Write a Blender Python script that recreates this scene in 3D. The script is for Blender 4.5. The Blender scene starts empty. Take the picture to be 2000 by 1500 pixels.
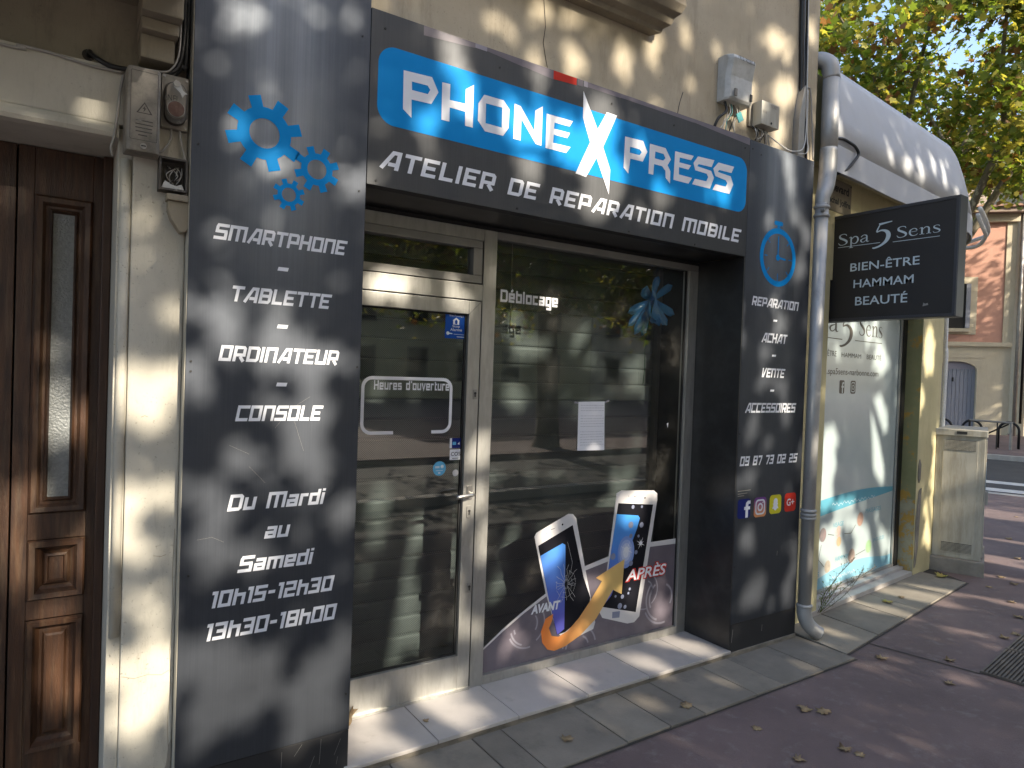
import bpy, bmesh, math, random
import numpy as np
from mathutils import Vector, Matrix
from mathutils.geometry import tessellate_polygon
R = math.radians
scene = bpy.context.scene
COL = scene.collection
# ------------------------------------------------------------ camera
cam = bpy.data.cameras.new('camera'); cam.sensor_width = 36.0; cam.lens = 23.965
cam.clip_start = 0.05; cam.clip_end = 600
camo = bpy.data.objects.new('camera', cam); COL.objects.link(camo)
yw, pt, rl = R(33.839), R(-0.9685), R(2.0092)
F = Vector((math.sin(yw)*math.cos(pt), math.cos(yw)*math.cos(pt), math.sin(pt)))
rt = Vector((math.cos(yw), -math.sin(yw), 0)); up = rt.cross(F)
rt2 = math.cos(rl)*rt + math.sin(rl)*up; up2 = -math.sin(rl)*rt + math.cos(rl)*up
M4 = Matrix((rt2, up2, -F)).transposed().to_4x4(); M4.translation = Vector((0, -2.618, 1.62))
camo.matrix_world = M4
scene.camera = camo
# ------------------------------------------------------------ light and exposure
LDIR = Vector((-.23, 1.0, -.56)).normalized()
world = bpy.data.worlds.new('World'); scene.world = world; world.use_nodes = True
wn = world.node_tree; wn.nodes.clear()
sky = wn.nodes.new('ShaderNodeTexSky'); sky.sky_type = 'NISHITA'; sky.sun_disc = False
sky.sun_elevation = math.asin(-LDIR.z); sky.sun_rotation = math.atan2(-LDIR.x, -LDIR.y)
sky.air_density = 1.0; sky.dust_density = 2.5; sky.ozone_density = 1.0
bgn = wn.nodes.new('ShaderNodeBackground'); bgn.inputs[1].default_value = 0.15
won = wn.nodes.new('ShaderNodeOutputWorld')
wn.links.new(sky.outputs[0], bgn.inputs[0]); wn.links.new(bgn.outputs[0], won.inputs[0])
sun = bpy.data.lights.new('sun', 'SUN'); sun.energy = 3.2; sun.angle = R(0.5); sun.color = (1.0, 0.90, 0.74)
suno = bpy.data.objects.new('sun', sun); COL.objects.link(suno)
suno.rotation_euler = LDIR.to_track_quat('-Z', 'Y').to_euler(); suno.location = (3, -20, 20)
scene.view_settings.view_transform = 'Standard'; scene.view_settings.look = 'None'
scene.view_settings.exposure = 1.68; scene.view_settings.gamma = 1.0
scene.view_settings.use_curve_mapping = False
try:
    scene.cycles.use_denoising = True
    scene.cycles.max_bounces = 10; scene.cycles.transparent_max_bounces = 16
    scene.cycles.sample_clamp_indirect = 6.0
except Exception: pass

# ------------------------------------------------------------ materials
MATS = {}
def nodes_of(name):
    m = bpy.data.materials.new(name); m.use_nodes = True
    nt = m.node_tree; nt.nodes.clear()
    out = nt.nodes.new('ShaderNodeOutputMaterial')
    MATS[name] = m
    return m, nt, out
def N(nt, t, **kw):
    n = nt.nodes.new(t)
    for k, v in kw.items():
        if k.startswith('i_'):
            key = k[2:]; key = int(key) if key.isdigit() else key.replace('_', ' ')
            n.inputs[key].default_value = v
        else: setattr(n, k, v)
    return n
def c4(c): return (c[0], c[1], c[2], 1.0)
def mat(name, col, rough=.6, metal=0.0, col2=None, scale=6., bump=.08, bscale=70., stretch=(1, 1, 1),
        spots=None, spotcol=None, spotscale=20., thr=(.45, .65), rand=.0, coat=0.0, detail=6.0, rvar=.08):
    """base colour from two noises (patches, then spots of wear), roughness wear and fine relief"""
    m, nt, out = nodes_of(name)
    L = nt.links.new
    tc = N(nt, 'ShaderNodeTexCoord'); mp = N(nt, 'ShaderNodeMapping'); mp.inputs['Scale'].default_value = stretch
    L(tc.outputs['Object'], mp.inputs[0])
    n1 = N(nt, 'ShaderNodeTexNoise', i_Scale=scale, i_Detail=detail, i_Roughness=.6); L(mp.outputs[0], n1.inputs['Vector'])
    mr = N(nt, 'ShaderNodeMapRange'); mr.inputs[1].default_value = .3; mr.inputs[2].default_value = .7
    L(n1.outputs[0], mr.inputs[0])
    mx = N(nt, 'ShaderNodeMix', data_type='RGBA'); mx.inputs[6].default_value = c4(col)
    mx.inputs[7].default_value = c4(col2 or [c*.8 for c in col]); L(mr.outputs[0], mx.inputs[0])
    cur = mx.outputs[2]
    if spotcol:
        n2 = N(nt, 'ShaderNodeTexNoise', i_Scale=spotscale, i_Detail=8.0, i_Roughness=.7); L(mp.outputs[0], n2.inputs['Vector'])
        m2 = N(nt, 'ShaderNodeMapRange'); m2.inputs[1].default_value = thr[0]; m2.inputs[2].default_value = thr[1]
        m2.inputs[4].default_value = spots if spots is not None else .7
        L(n2.outputs[0], m2.inputs[0])
        x2 = N(nt, 'ShaderNodeMix', data_type='RGBA'); L(m2.outputs[0], x2.inputs[0]); L(cur, x2.inputs[6]); x2.inputs[7].default_value = c4(spotcol)
        cur = x2.outputs[2]
    if rand:
        oi = N(nt, 'ShaderNodeObjectInfo'); mm = N(nt, 'ShaderNodeMapRange'); mm.inputs[3].default_value = 1-rand; mm.inputs[4].default_value = 1+rand
        L(oi.outputs['Random'], mm.inputs[0])
        hs = N(nt, 'ShaderNodeHueSaturation'); L(mm.outputs[0], hs.inputs['Value']); L(cur, hs.inputs['Color']); cur = hs.outputs[0]
    b = N(nt, 'ShaderNodeBsdfPrincipled'); L(cur, b.inputs['Base Color'])
    b.inputs['Metallic'].default_value = metal
    rr = N(nt, 'ShaderNodeMapRange'); rr.inputs[3].default_value = max(.02, rough-rvar); rr.inputs[4].default_value = min(1, rough+rvar)
    L(n1.outputs[0], rr.inputs[0]); L(rr.outputs[0], b.inputs['Roughness'])
    if coat: b.inputs['Coat Weight'].default_value = coat; b.inputs['Coat Roughness'].default_value = .08
    if bump:
        n3 = N(nt, 'ShaderNodeTexNoise', i_Scale=bscale, i_Detail=5.0); L(mp.outputs[0], n3.inputs['Vector'])
        bp = N(nt, 'ShaderNodeBump', i_Strength=bump, i_Distance=.01); L(n3.outputs[0], bp.inputs['Height']); L(bp.outputs[0], b.inputs['Normal'])
    L(b.outputs[0], out.inputs[0])
    return m
def print_mat(name, col, rough=.45):
    m = mat(name, col, rough, 0, [c*.93 for c in col], 5, .0)
    for n in m.node_tree.nodes:
        if n.type == 'BSDF_PRINCIPLED': n.inputs['Specular IOR Level'].default_value = .15
    return m

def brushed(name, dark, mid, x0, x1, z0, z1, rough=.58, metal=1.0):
    """dark composite panel with its printed brushed-metal streaks, and a sky sheen painted in as a paler middle band"""
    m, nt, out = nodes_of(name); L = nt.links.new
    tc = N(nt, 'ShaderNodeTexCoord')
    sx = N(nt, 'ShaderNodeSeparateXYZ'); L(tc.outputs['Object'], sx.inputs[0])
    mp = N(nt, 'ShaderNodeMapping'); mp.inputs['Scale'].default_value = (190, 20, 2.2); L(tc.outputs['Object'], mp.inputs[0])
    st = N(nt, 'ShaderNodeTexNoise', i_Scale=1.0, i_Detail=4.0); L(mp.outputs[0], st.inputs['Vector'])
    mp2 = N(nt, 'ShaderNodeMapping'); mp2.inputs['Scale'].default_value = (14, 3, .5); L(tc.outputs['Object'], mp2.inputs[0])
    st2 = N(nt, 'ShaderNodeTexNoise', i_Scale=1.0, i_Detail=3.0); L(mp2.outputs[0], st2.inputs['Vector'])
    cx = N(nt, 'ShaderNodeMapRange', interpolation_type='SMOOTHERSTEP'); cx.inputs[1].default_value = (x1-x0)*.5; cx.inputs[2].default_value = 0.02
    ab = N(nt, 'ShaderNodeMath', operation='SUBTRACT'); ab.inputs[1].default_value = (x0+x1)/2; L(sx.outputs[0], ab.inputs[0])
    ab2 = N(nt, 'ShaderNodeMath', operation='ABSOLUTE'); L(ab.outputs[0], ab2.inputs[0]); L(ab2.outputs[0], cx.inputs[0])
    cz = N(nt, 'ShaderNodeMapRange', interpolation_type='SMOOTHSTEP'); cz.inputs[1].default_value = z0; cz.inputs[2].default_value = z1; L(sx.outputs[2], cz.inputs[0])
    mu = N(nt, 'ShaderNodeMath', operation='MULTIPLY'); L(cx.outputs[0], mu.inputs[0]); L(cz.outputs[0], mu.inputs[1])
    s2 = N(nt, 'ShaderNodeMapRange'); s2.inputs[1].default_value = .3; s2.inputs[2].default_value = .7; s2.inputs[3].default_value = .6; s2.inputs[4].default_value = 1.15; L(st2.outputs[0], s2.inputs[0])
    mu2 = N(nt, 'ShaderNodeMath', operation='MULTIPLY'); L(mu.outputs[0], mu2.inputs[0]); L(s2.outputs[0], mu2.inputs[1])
    mx = N(nt, 'ShaderNodeMix', data_type='RGBA'); mx.inputs[6].default_value = c4(dark); mx.inputs[7].default_value = c4(mid); L(mu2.outputs[0], mx.inputs[0])  # sky sheen mixed into the base colour as the paler band
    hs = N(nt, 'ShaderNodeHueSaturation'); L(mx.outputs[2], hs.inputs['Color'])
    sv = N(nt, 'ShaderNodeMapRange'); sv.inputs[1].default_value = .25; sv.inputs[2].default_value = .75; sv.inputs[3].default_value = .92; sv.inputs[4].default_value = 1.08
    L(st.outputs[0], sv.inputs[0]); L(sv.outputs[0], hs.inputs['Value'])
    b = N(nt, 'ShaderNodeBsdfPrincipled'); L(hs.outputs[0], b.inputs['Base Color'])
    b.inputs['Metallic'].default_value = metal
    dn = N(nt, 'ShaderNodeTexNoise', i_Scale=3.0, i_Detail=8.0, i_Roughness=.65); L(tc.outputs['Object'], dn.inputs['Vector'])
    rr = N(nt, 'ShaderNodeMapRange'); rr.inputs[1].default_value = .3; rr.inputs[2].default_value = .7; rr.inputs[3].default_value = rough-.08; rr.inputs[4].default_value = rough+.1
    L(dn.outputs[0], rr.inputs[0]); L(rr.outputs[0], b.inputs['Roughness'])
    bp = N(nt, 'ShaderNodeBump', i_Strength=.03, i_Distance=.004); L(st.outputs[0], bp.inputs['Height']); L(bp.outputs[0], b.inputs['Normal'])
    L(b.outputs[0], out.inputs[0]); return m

def glass(name, tint=(.93, .96, .95), ior=1.9, rough=.0, dirt=.03):
    m, nt, out = nodes_of(name); L = nt.links.new
    fr = N(nt, 'ShaderNodeFresnel', i_IOR=ior)
    tr = N(nt, 'ShaderNodeBsdfTransparent'); tr.inputs[0].default_value = c4(tint)
    gl = N(nt, 'ShaderNodeBsdfGlossy'); gl.inputs['Roughness'].default_value = rough; gl.inputs[0].default_value = (1, 1, 1, 1)
    mx = N(nt, 'ShaderNodeMixShader'); L(fr.outputs[0], mx.inputs[0]); L(tr.outputs[0], mx.inputs[1]); L(gl.outputs[0], mx.inputs[2])
    tc = N(nt, 'ShaderNodeTexCoord'); n = N(nt, 'ShaderNodeTexNoise', i_Scale=7.0, i_Detail=10.0, i_Roughness=.75); L(tc.outputs['Object'], n.inputs['Vector'])
    mr = N(nt, 'ShaderNodeMapRange'); mr.inputs[1].default_value = .45; mr.inputs[2].default_value = .8; mr.inputs[4].default_value = dirt*2.5; mr.inputs[3].default_value = dirt*.3; L(n.outputs[0], mr.inputs[0])
    df = N(nt, 'ShaderNodeBsdfDiffuse'); df.inputs[0].default_value = (.5, .48, .44, 1)
    m2 = N(nt, 'ShaderNodeMixShader'); L(mr.outputs[0], m2.inputs[0]); L(mx.outputs[0], m2.inputs[1]); L(df.outputs[0], m2.inputs[2])
    L(m2.outputs[0], out.inputs[0]); return m

def leafmat(name, col, tcol, fac=.45):
    m, nt, out = nodes_of(name); L = nt.links.new
    tc = N(nt, 'ShaderNodeTexCoord'); n = N(nt, 'ShaderNodeTexNoise', i_Scale=1.3, i_Detail=3.0); L(tc.outputs['Object'], n.inputs['Vector'])
    mr = N(nt, 'ShaderNodeMapRange'); mr.inputs[1].default_value = .3; mr.inputs[2].default_value = .7; mr.inputs[3].default_value = .65; mr.inputs[4].default_value = 1.3; L(n.outputs[0], mr.inputs[0])
    h1 = N(nt, 'ShaderNodeHueSaturation'); h1.inputs['Color'].default_value = c4(col); L(mr.outputs[0], h1.inputs['Value'])
    h2 = N(nt, 'ShaderNodeHueSaturation'); h2.inputs['Color'].default_value = c4(tcol); L(mr.outputs[0], h2.inputs['Value'])
    b = N(nt, 'ShaderNodeBsdfPrincipled'); L(h1.outputs[0], b.inputs['Base Color']); b.inputs['Roughness'].default_value = .5
    t = N(nt, 'ShaderNodeBsdfTranslucent'); L(h2.outputs[0], t.inputs[0])
    mx = N(nt, 'ShaderNodeMixShader', i_0=fac); L(b.outputs[0], mx.inputs[1]); L(t.outputs[0], mx.inputs[2]); L(mx.outputs[0], out.inputs[0]); return m

def shutter_mat():
    """painted slat pierced by rows of pin holes"""
    m, nt, out = nodes_of('shutter_slat'); L = nt.links.new
    tc = N(nt, 'ShaderNodeTexCoord'); sx = N(nt, 'ShaderNodeSeparateXYZ'); L(tc.outputs['Object'], sx.inputs[0])
    def wave(sock, freq):
        a = N(nt, 'ShaderNodeMath', operation='MULTIPLY'); a.inputs[1].default_value = freq; L(sock, a.inputs[0])
        s = N(nt, 'ShaderNodeMath', operation='SINE'); L(a.outputs[0], s.inputs[0]); return s.outputs[0]
    p = N(nt, 'ShaderNodeMath', operation='MULTIPLY'); L(wave(sx.outputs[0], 2*math.pi/.012), p.inputs[0]); L(wave(sx.outputs[2], 2*math.pi/.010), p.inputs[1])
    h = N(nt, 'ShaderNodeMapRange'); h.inputs[1].default_value = .35; h.inputs[2].default_value = .6; L(p.outputs[0], h.inputs[0])
    n = N(nt, 'ShaderNodeTexNoise', i_Scale=5.0, i_Detail=8.0, i_Roughness=.65); L(tc.outputs['Object'], n.inputs['Vector'])
    c = N(nt, 'ShaderNodeMix', data_type='RGBA'); c.inputs[6].default_value = (.125, .15, .148, 1); c.inputs[7].default_value = (.20, .23, .222, 1); L(n.outputs[0], c.inputs[0])
    d = N(nt, 'ShaderNodeMix', data_type='RGBA'); L(h.outputs[0], d.inputs[0]); L(c.outputs[2], d.inputs[6]); d.inputs[7].default_value = (.02, .02, .02, 1)
    b = N(nt, 'ShaderNodeBsdfPrincipled'); L(d.outputs[2], b.inputs['Base Color']); b.inputs['Roughness'].default_value = .42; b.inputs['Metallic'].default_value = .35
    L(b.outputs[0], out.inputs[0]); return m

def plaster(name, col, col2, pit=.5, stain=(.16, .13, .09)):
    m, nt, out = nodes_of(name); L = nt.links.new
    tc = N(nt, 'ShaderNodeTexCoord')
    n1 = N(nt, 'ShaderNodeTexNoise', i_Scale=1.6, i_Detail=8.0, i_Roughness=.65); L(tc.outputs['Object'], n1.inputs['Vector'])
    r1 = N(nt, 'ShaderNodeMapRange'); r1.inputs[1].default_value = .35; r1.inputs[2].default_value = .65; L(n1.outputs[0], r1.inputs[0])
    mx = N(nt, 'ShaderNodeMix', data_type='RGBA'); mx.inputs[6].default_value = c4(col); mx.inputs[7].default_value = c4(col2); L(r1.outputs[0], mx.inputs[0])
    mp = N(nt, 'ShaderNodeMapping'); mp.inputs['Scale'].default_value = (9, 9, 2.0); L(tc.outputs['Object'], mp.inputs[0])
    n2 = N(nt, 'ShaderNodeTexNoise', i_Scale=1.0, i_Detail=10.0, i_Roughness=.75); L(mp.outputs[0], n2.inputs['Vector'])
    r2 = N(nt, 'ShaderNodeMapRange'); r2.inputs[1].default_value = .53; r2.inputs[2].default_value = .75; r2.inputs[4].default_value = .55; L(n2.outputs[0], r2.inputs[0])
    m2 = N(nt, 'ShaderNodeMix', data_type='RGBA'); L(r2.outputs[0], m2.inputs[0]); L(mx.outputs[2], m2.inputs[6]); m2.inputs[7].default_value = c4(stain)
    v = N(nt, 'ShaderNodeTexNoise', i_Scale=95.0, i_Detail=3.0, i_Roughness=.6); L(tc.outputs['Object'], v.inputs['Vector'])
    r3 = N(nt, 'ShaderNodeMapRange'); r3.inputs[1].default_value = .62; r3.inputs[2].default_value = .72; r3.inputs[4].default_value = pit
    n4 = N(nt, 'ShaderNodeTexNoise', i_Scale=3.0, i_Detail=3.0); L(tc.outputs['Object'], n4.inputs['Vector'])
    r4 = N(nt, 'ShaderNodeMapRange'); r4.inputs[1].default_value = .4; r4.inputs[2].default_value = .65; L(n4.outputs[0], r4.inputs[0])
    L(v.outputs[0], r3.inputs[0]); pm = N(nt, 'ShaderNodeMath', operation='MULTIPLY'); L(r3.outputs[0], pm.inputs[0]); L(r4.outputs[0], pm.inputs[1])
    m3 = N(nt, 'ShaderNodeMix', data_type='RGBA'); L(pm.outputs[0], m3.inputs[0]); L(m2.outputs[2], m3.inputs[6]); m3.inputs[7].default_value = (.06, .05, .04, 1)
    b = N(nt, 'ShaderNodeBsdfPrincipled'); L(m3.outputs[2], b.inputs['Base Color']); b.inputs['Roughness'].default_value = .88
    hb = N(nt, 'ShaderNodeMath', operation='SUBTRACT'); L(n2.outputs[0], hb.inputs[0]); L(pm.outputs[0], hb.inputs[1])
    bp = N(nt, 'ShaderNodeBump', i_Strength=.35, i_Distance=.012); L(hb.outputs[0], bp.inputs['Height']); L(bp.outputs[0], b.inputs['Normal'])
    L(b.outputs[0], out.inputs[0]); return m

def gradmat(name, c0, c1, axis, a, b_, rough=.4):
    """flat printed colour ramp along one axis"""
    m, nt, out = nodes_of(name); L = nt.links.new
    tc = N(nt, 'ShaderNodeTexCoord'); sx = N(nt, 'ShaderNodeSeparateXYZ'); L(tc.outputs['Object'], sx.inputs[0])
    mr = N(nt, 'ShaderNodeMapRange'); mr.inputs[1].default_value = a; mr.inputs[2].default_value = b_; L(sx.outputs[axis], mr.inputs[0])
    mx = N(nt, 'ShaderNodeMix', data_type='RGBA'); mx.inputs[6].default_value = c4(c0); mx.inputs[7].default_value = c4(c1); L(mr.outputs[0], mx.inputs[0])
    b = N(nt, 'ShaderNodeBsdfPrincipled'); L(mx.outputs[2], b.inputs['Base Color']); b.inputs['Roughness'].default_value = rough
    L(b.outputs[0], out.inputs[0]); return m

WHITE = print_mat('white_vinyl', (.74, .75, .79), .55)
BLUE = print_mat('blue_vinyl', (.0, .235, .60), .6)
NAVY = print_mat('navy_vinyl', (.01, .02, .16), .4)
BLACK = mat('black_panel', (.012, .012, .013), .35, 0, (.02, .02, .021), 4, .02, spotcol=(.05, .05, .05), spots=.3, spotscale=9)
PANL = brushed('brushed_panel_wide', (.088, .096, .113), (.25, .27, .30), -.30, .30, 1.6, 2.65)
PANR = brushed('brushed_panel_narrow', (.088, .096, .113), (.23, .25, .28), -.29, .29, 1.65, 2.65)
PANF = brushed('brushed_panel_fascia', (.086, .088, .092), (.095, .097, .10), 1.0, 3.4, 5, 6)
PLINTH = mat('plinth_panel', (.018, .018, .02), .5, .2, (.03, .03, .032), 5, .05, spotcol=(.35, .34, .32), spots=.8, spotscale=26, thr=(.70, .74), stretch=(1, 1, .35))
ALU = mat('aluminium', (.52, .51, .48), .42, .75, (.44, .43, .40), 5, .03, 60, (2, 2, .4), spotcol=(.25, .23, .2), spots=.35, spotscale=14)
ALUD = mat('aluminium_worn', (.36, .35, .33), .5, .6, (.28, .27, .25), 6, .04)
STEEL = mat('steel', (.6, .58, .55), .3, .95, (.5, .48, .45), 20, .02)
GASK = mat('black_gasket', (.012, .012, .012), .6)
GLASS = glass('shop_glass')
SLAT = shutter_mat()
PLAST = plaster('shop_plaster', (.47, .405, .305), (.38, .325, .235))
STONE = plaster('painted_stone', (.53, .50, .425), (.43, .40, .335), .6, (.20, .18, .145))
STONED = plaster('dark_stone', (.30, .26, .19), (.20, .17, .125), .4, (.08, .065, .05))  # darker stone, also standing in for the shade under the balcony
YELLOW = plaster('yellow_render', (.60, .53, .31), (.50, .44, .25), .3, (.30, .25, .14))
OLIVE = mat('shaded_olive_reveal', (.19, .19, .085), .85, 0, (.26, .25, .13), 5, .3, 40, spotcol=(.42, .24, .04), spots=.9, spotscale=5, thr=(.55, .6))  # shade of the yellow reveal put in as dark olive, with orange flaking
FLAKE = mat('flaking_render', (.36, .33, .22), .9, 0, (.22, .21, .16), 9, .5, 40, spotcol=(.42, .25, .05), spots=.95, spotscale=9, thr=(.48, .53))
WOOD = mat('weathered_wood', (.075, .031, .012), .55, 0, (.020, .009, .005), 5, .3, 60, (9, 9, .7), spotcol=(.16, .11, .065), spots=.5, spotscale=4, thr=(.5, .75))
WOODD = mat('dark_wood', (.06, .026, .012), .5, 0, (.025, .011, .006), 5, .2, 60, (9, 9, .7))
FROST = mat('frosted_glass', (.20, .21, .21), .35, 0, (.14, .15, .15), 60, .5, 120, spotcol=(.75, .73, .66), spots=.8, spotscale=160, thr=(.66, .72))
TILE = mat('step_tile', (.47, .43, .40), .5, 0, (.36, .335, .315), 3, .05, 60, spotcol=(.16, .14, .12), spots=.5, spotscale=9, thr=(.6, .8), rand=.06)
RISER = mat('step_riser', (.24, .21, .17), .85, 0, (.10, .09, .075), 9, .3, 60, (1, 1, 4))
SLABS = [mat('paving_stone_%s' % k, c, .8, 0, [x*.7 for x in c], 4, .2, 90, spotcol=(.075, .068, .06), spots=.6, spotscale=7, thr=(.55, .8), rand=.06)
         for k, c in (('grey', (.235, .205, .165)), ('warm', (.275, .24, .19)))]
ASPH = mat('purple_asphalt', (.190, .134, .126), .85, 0, (.115, .082, .078), 1.4, .5, 190, spotcol=(.235, .20, .185), spots=.6, spotscale=11, thr=(.55, .72))
ROADM = mat('road_asphalt', (.055, .053, .052), .85, 0, (.04, .039, .038), 2, .4, 150)
PAINT = mat('road_paint', (.62, .60, .56), .7, 0, (.45, .43, .40), 9, .1)
KERB = mat('kerb_stone', (.42, .39, .34), .85, 0, (.3, .28, .25), 7, .2)
JOINT = mat('joint_dirt', (.035, .03, .026), .95, 0, (.06, .05, .04), 20, .3)
ZINC = mat('zinc_pipe', (.42, .41, .395), .5, .35, (.31, .305, .295), 6, .06, 50, (1, 1, .5), spotcol=(.12, .11, .10), spots=.6, spotscale=7, thr=(.55, .75))
PLAS = mat('grey_plastic', (.50, .50, .48), .5, 0, (.42, .42, .40), 6, .04, spotcol=(.25, .23, .2), spots=.4, spotscale=12)
PLASD = mat('dirty_plastic', (.27, .24, .20), .5, 0, (.19, .17, .14), 5, .06, spotcol=(.08, .07, .055), spots=.7, spotscale=10)
PLASK = mat('sooty_box', (.07, .06, .05), .6, 0, (.035, .03, .026), 8, .15, spotcol=(.32, .30, .28), spots=.7, spotscale=20, thr=(.58, .68))
CREAM = mat('cream_steel', (.45, .425, .36), .5, .0, (.37, .35, .29), 3, .06, 60, (3, 3, .5), spotcol=(.25, .21, .15), spots=.5, spotscale=6)
CONC = mat('concrete', (.30, .27, .23), .9, 0, (.17, .15, .125), 4, .4, 70)
CABLE = mat('black_cable', (.012, .012, .013), .45)
CABLEG = mat('grey_cable', (.36, .34, .31), .5)
CABLEW = mat('white_wire', (.68, .66, .62), .5)
TEAL = mat('teal_tag', (.10, .38, .38), .4)
AWN = mat('awning_cloth', (.50, .51, .535), .75, 0, (.43, .44, .465), 2, .05, 200, spotcol=(.4, .39, .37), spots=.3, spotscale=3)
ROPE = mat('white_rope', (.78, .77, .74), .8, 0, (.62, .61, .58), 60, .5, 160)
SIGNK = mat('charcoal_sign', (.022, .020, .020), .5, 0, (.027, .025, .025), 3, .02)
SIGNF = mat('charcoal_sign_edge', (.055, .056, .062), .4, .3, (.07, .07, .078), 4, .02)
FILM = mat('white_window_film', (.40, .46, .465), .35, 0, (.34, .405, .415), 2, .0, coat=.6)
INK = print_mat('brown_ink', (.10, .085, .07), .4)
CYAN = print_mat('cyan_print', (.10, .31, .40), .35)
CYANL = print_mat('pale_cyan_print', (.20, .40, .50), .35)
LTEXT = print_mat('pale_blue_letter', (.58, .66, .70), .5)
IRON = mat('black_iron', (.014, .014, .015), .4, .3)
GRATE = mat('rusty_grate', (.17, .145, .12), .7, .3, (.10, .085, .07), 8, .1)
GALV = mat('galvanised', (.38, .36, .33), .5, .7)
BARK = mat('plane_bark', (.20, .17, .115), .9, 0, (.085, .07, .05), 3, .5, 40, (1, 1, .5), spotcol=(.38, .35, .25), spots=.8, spotscale=4, thr=(.55, .62))
LEAFG = leafmat('leaf_green', (.070, .100, .016), (.26, .35, .03), .45)
LEAFY = leafmat('leaf_yellow', (.22, .20, .03), (.58, .52, .06), .45)
LEAFB = leafmat('leaf_brown', (.13, .065, .02), (.38, .18, .04), .3)
DRY = mat('dry_leaf', (.36, .27, .15), .8, 0, (.22, .14, .07), 30, .2, 90)
DRYG = mat('half_green_leaf', (.32, .34, .08), .7, 0, (.40, .26, .07), 18, .2, 90)
PINK = plaster('pink_render', (.55, .30, .22), (.49, .265, .195), .15, (.38, .2, .14))
CREAMW = plaster('cream_render', (.56, .49, .36), (.50, .43, .31), .2, (.35, .29, .2))
BROWNW = plaster('brown_render', (.30, .235, .19), (.26, .20, .165), .15, (.2, .15, .12))
GREYD = mat('grey_boards', (.26, .27, .31), .6, 0, (.20, .21, .25), 8, .1, 40, (8, 8, .5))
ROOFT = mat('roof_tile', (.33, .20, .13), .85, 0, (.20, .12, .085), 9, .2, rand=.3)
PETAL = mat('blue_petal', (.08, .36, .78), .3, 0, (.10, .42, .84), 5, .0, coat=.5)
STEMG = mat('green_stem', (.03, .14, .06), .5)
PAPER = mat('paper_sheet', (.76, .76, .80), .8, 0, (.70, .70, .75), 4, .02)
PAPERT = print_mat('typed_grey', (.42, .42, .47), .8)
RED = print_mat('red_vinyl', (.55, .035, .02), .4)
ORANGE = print_mat('orange_print', (.75, .22, .04), .4)
LILAC = mat('lilac_print', (.135, .115, .135), .4, 0, (.11, .092, .115), 3, .0, spotcol=(.19, .165, .19), spots=.5, spotscale=4)
LILACL = print_mat('pale_lilac_print', (.30, .28, .32), .4)
PHW = print_mat('phone_white', (.62, .60, .60), .35)
PHK = print_mat('phone_black', (.012, .012, .016), .3)
PHB = gradmat('phone_blue', (.10, .10, .45), (.05, .30, .72), 2, .25, .85)
ARR = gradmat('arrow_print', (.80, .20, .03), (.62, .42, .15), 0, -.38, .15)
BOKEH = print_mat('bokeh_print', (.22, .24, .33), .35)
YEL = print_mat('yellow_vinyl', (.62, .55, .03), .4)
INSTA = gradmat('insta_print', (.70, .28, .10), (.12, .02, .20), 2, .85, .95)
STK = print_mat('sky_blue_sticker', (.13, .42, .66), .4)
DARKIN = mat('dark_interior', (.015, .014, .013), .8)
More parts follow.
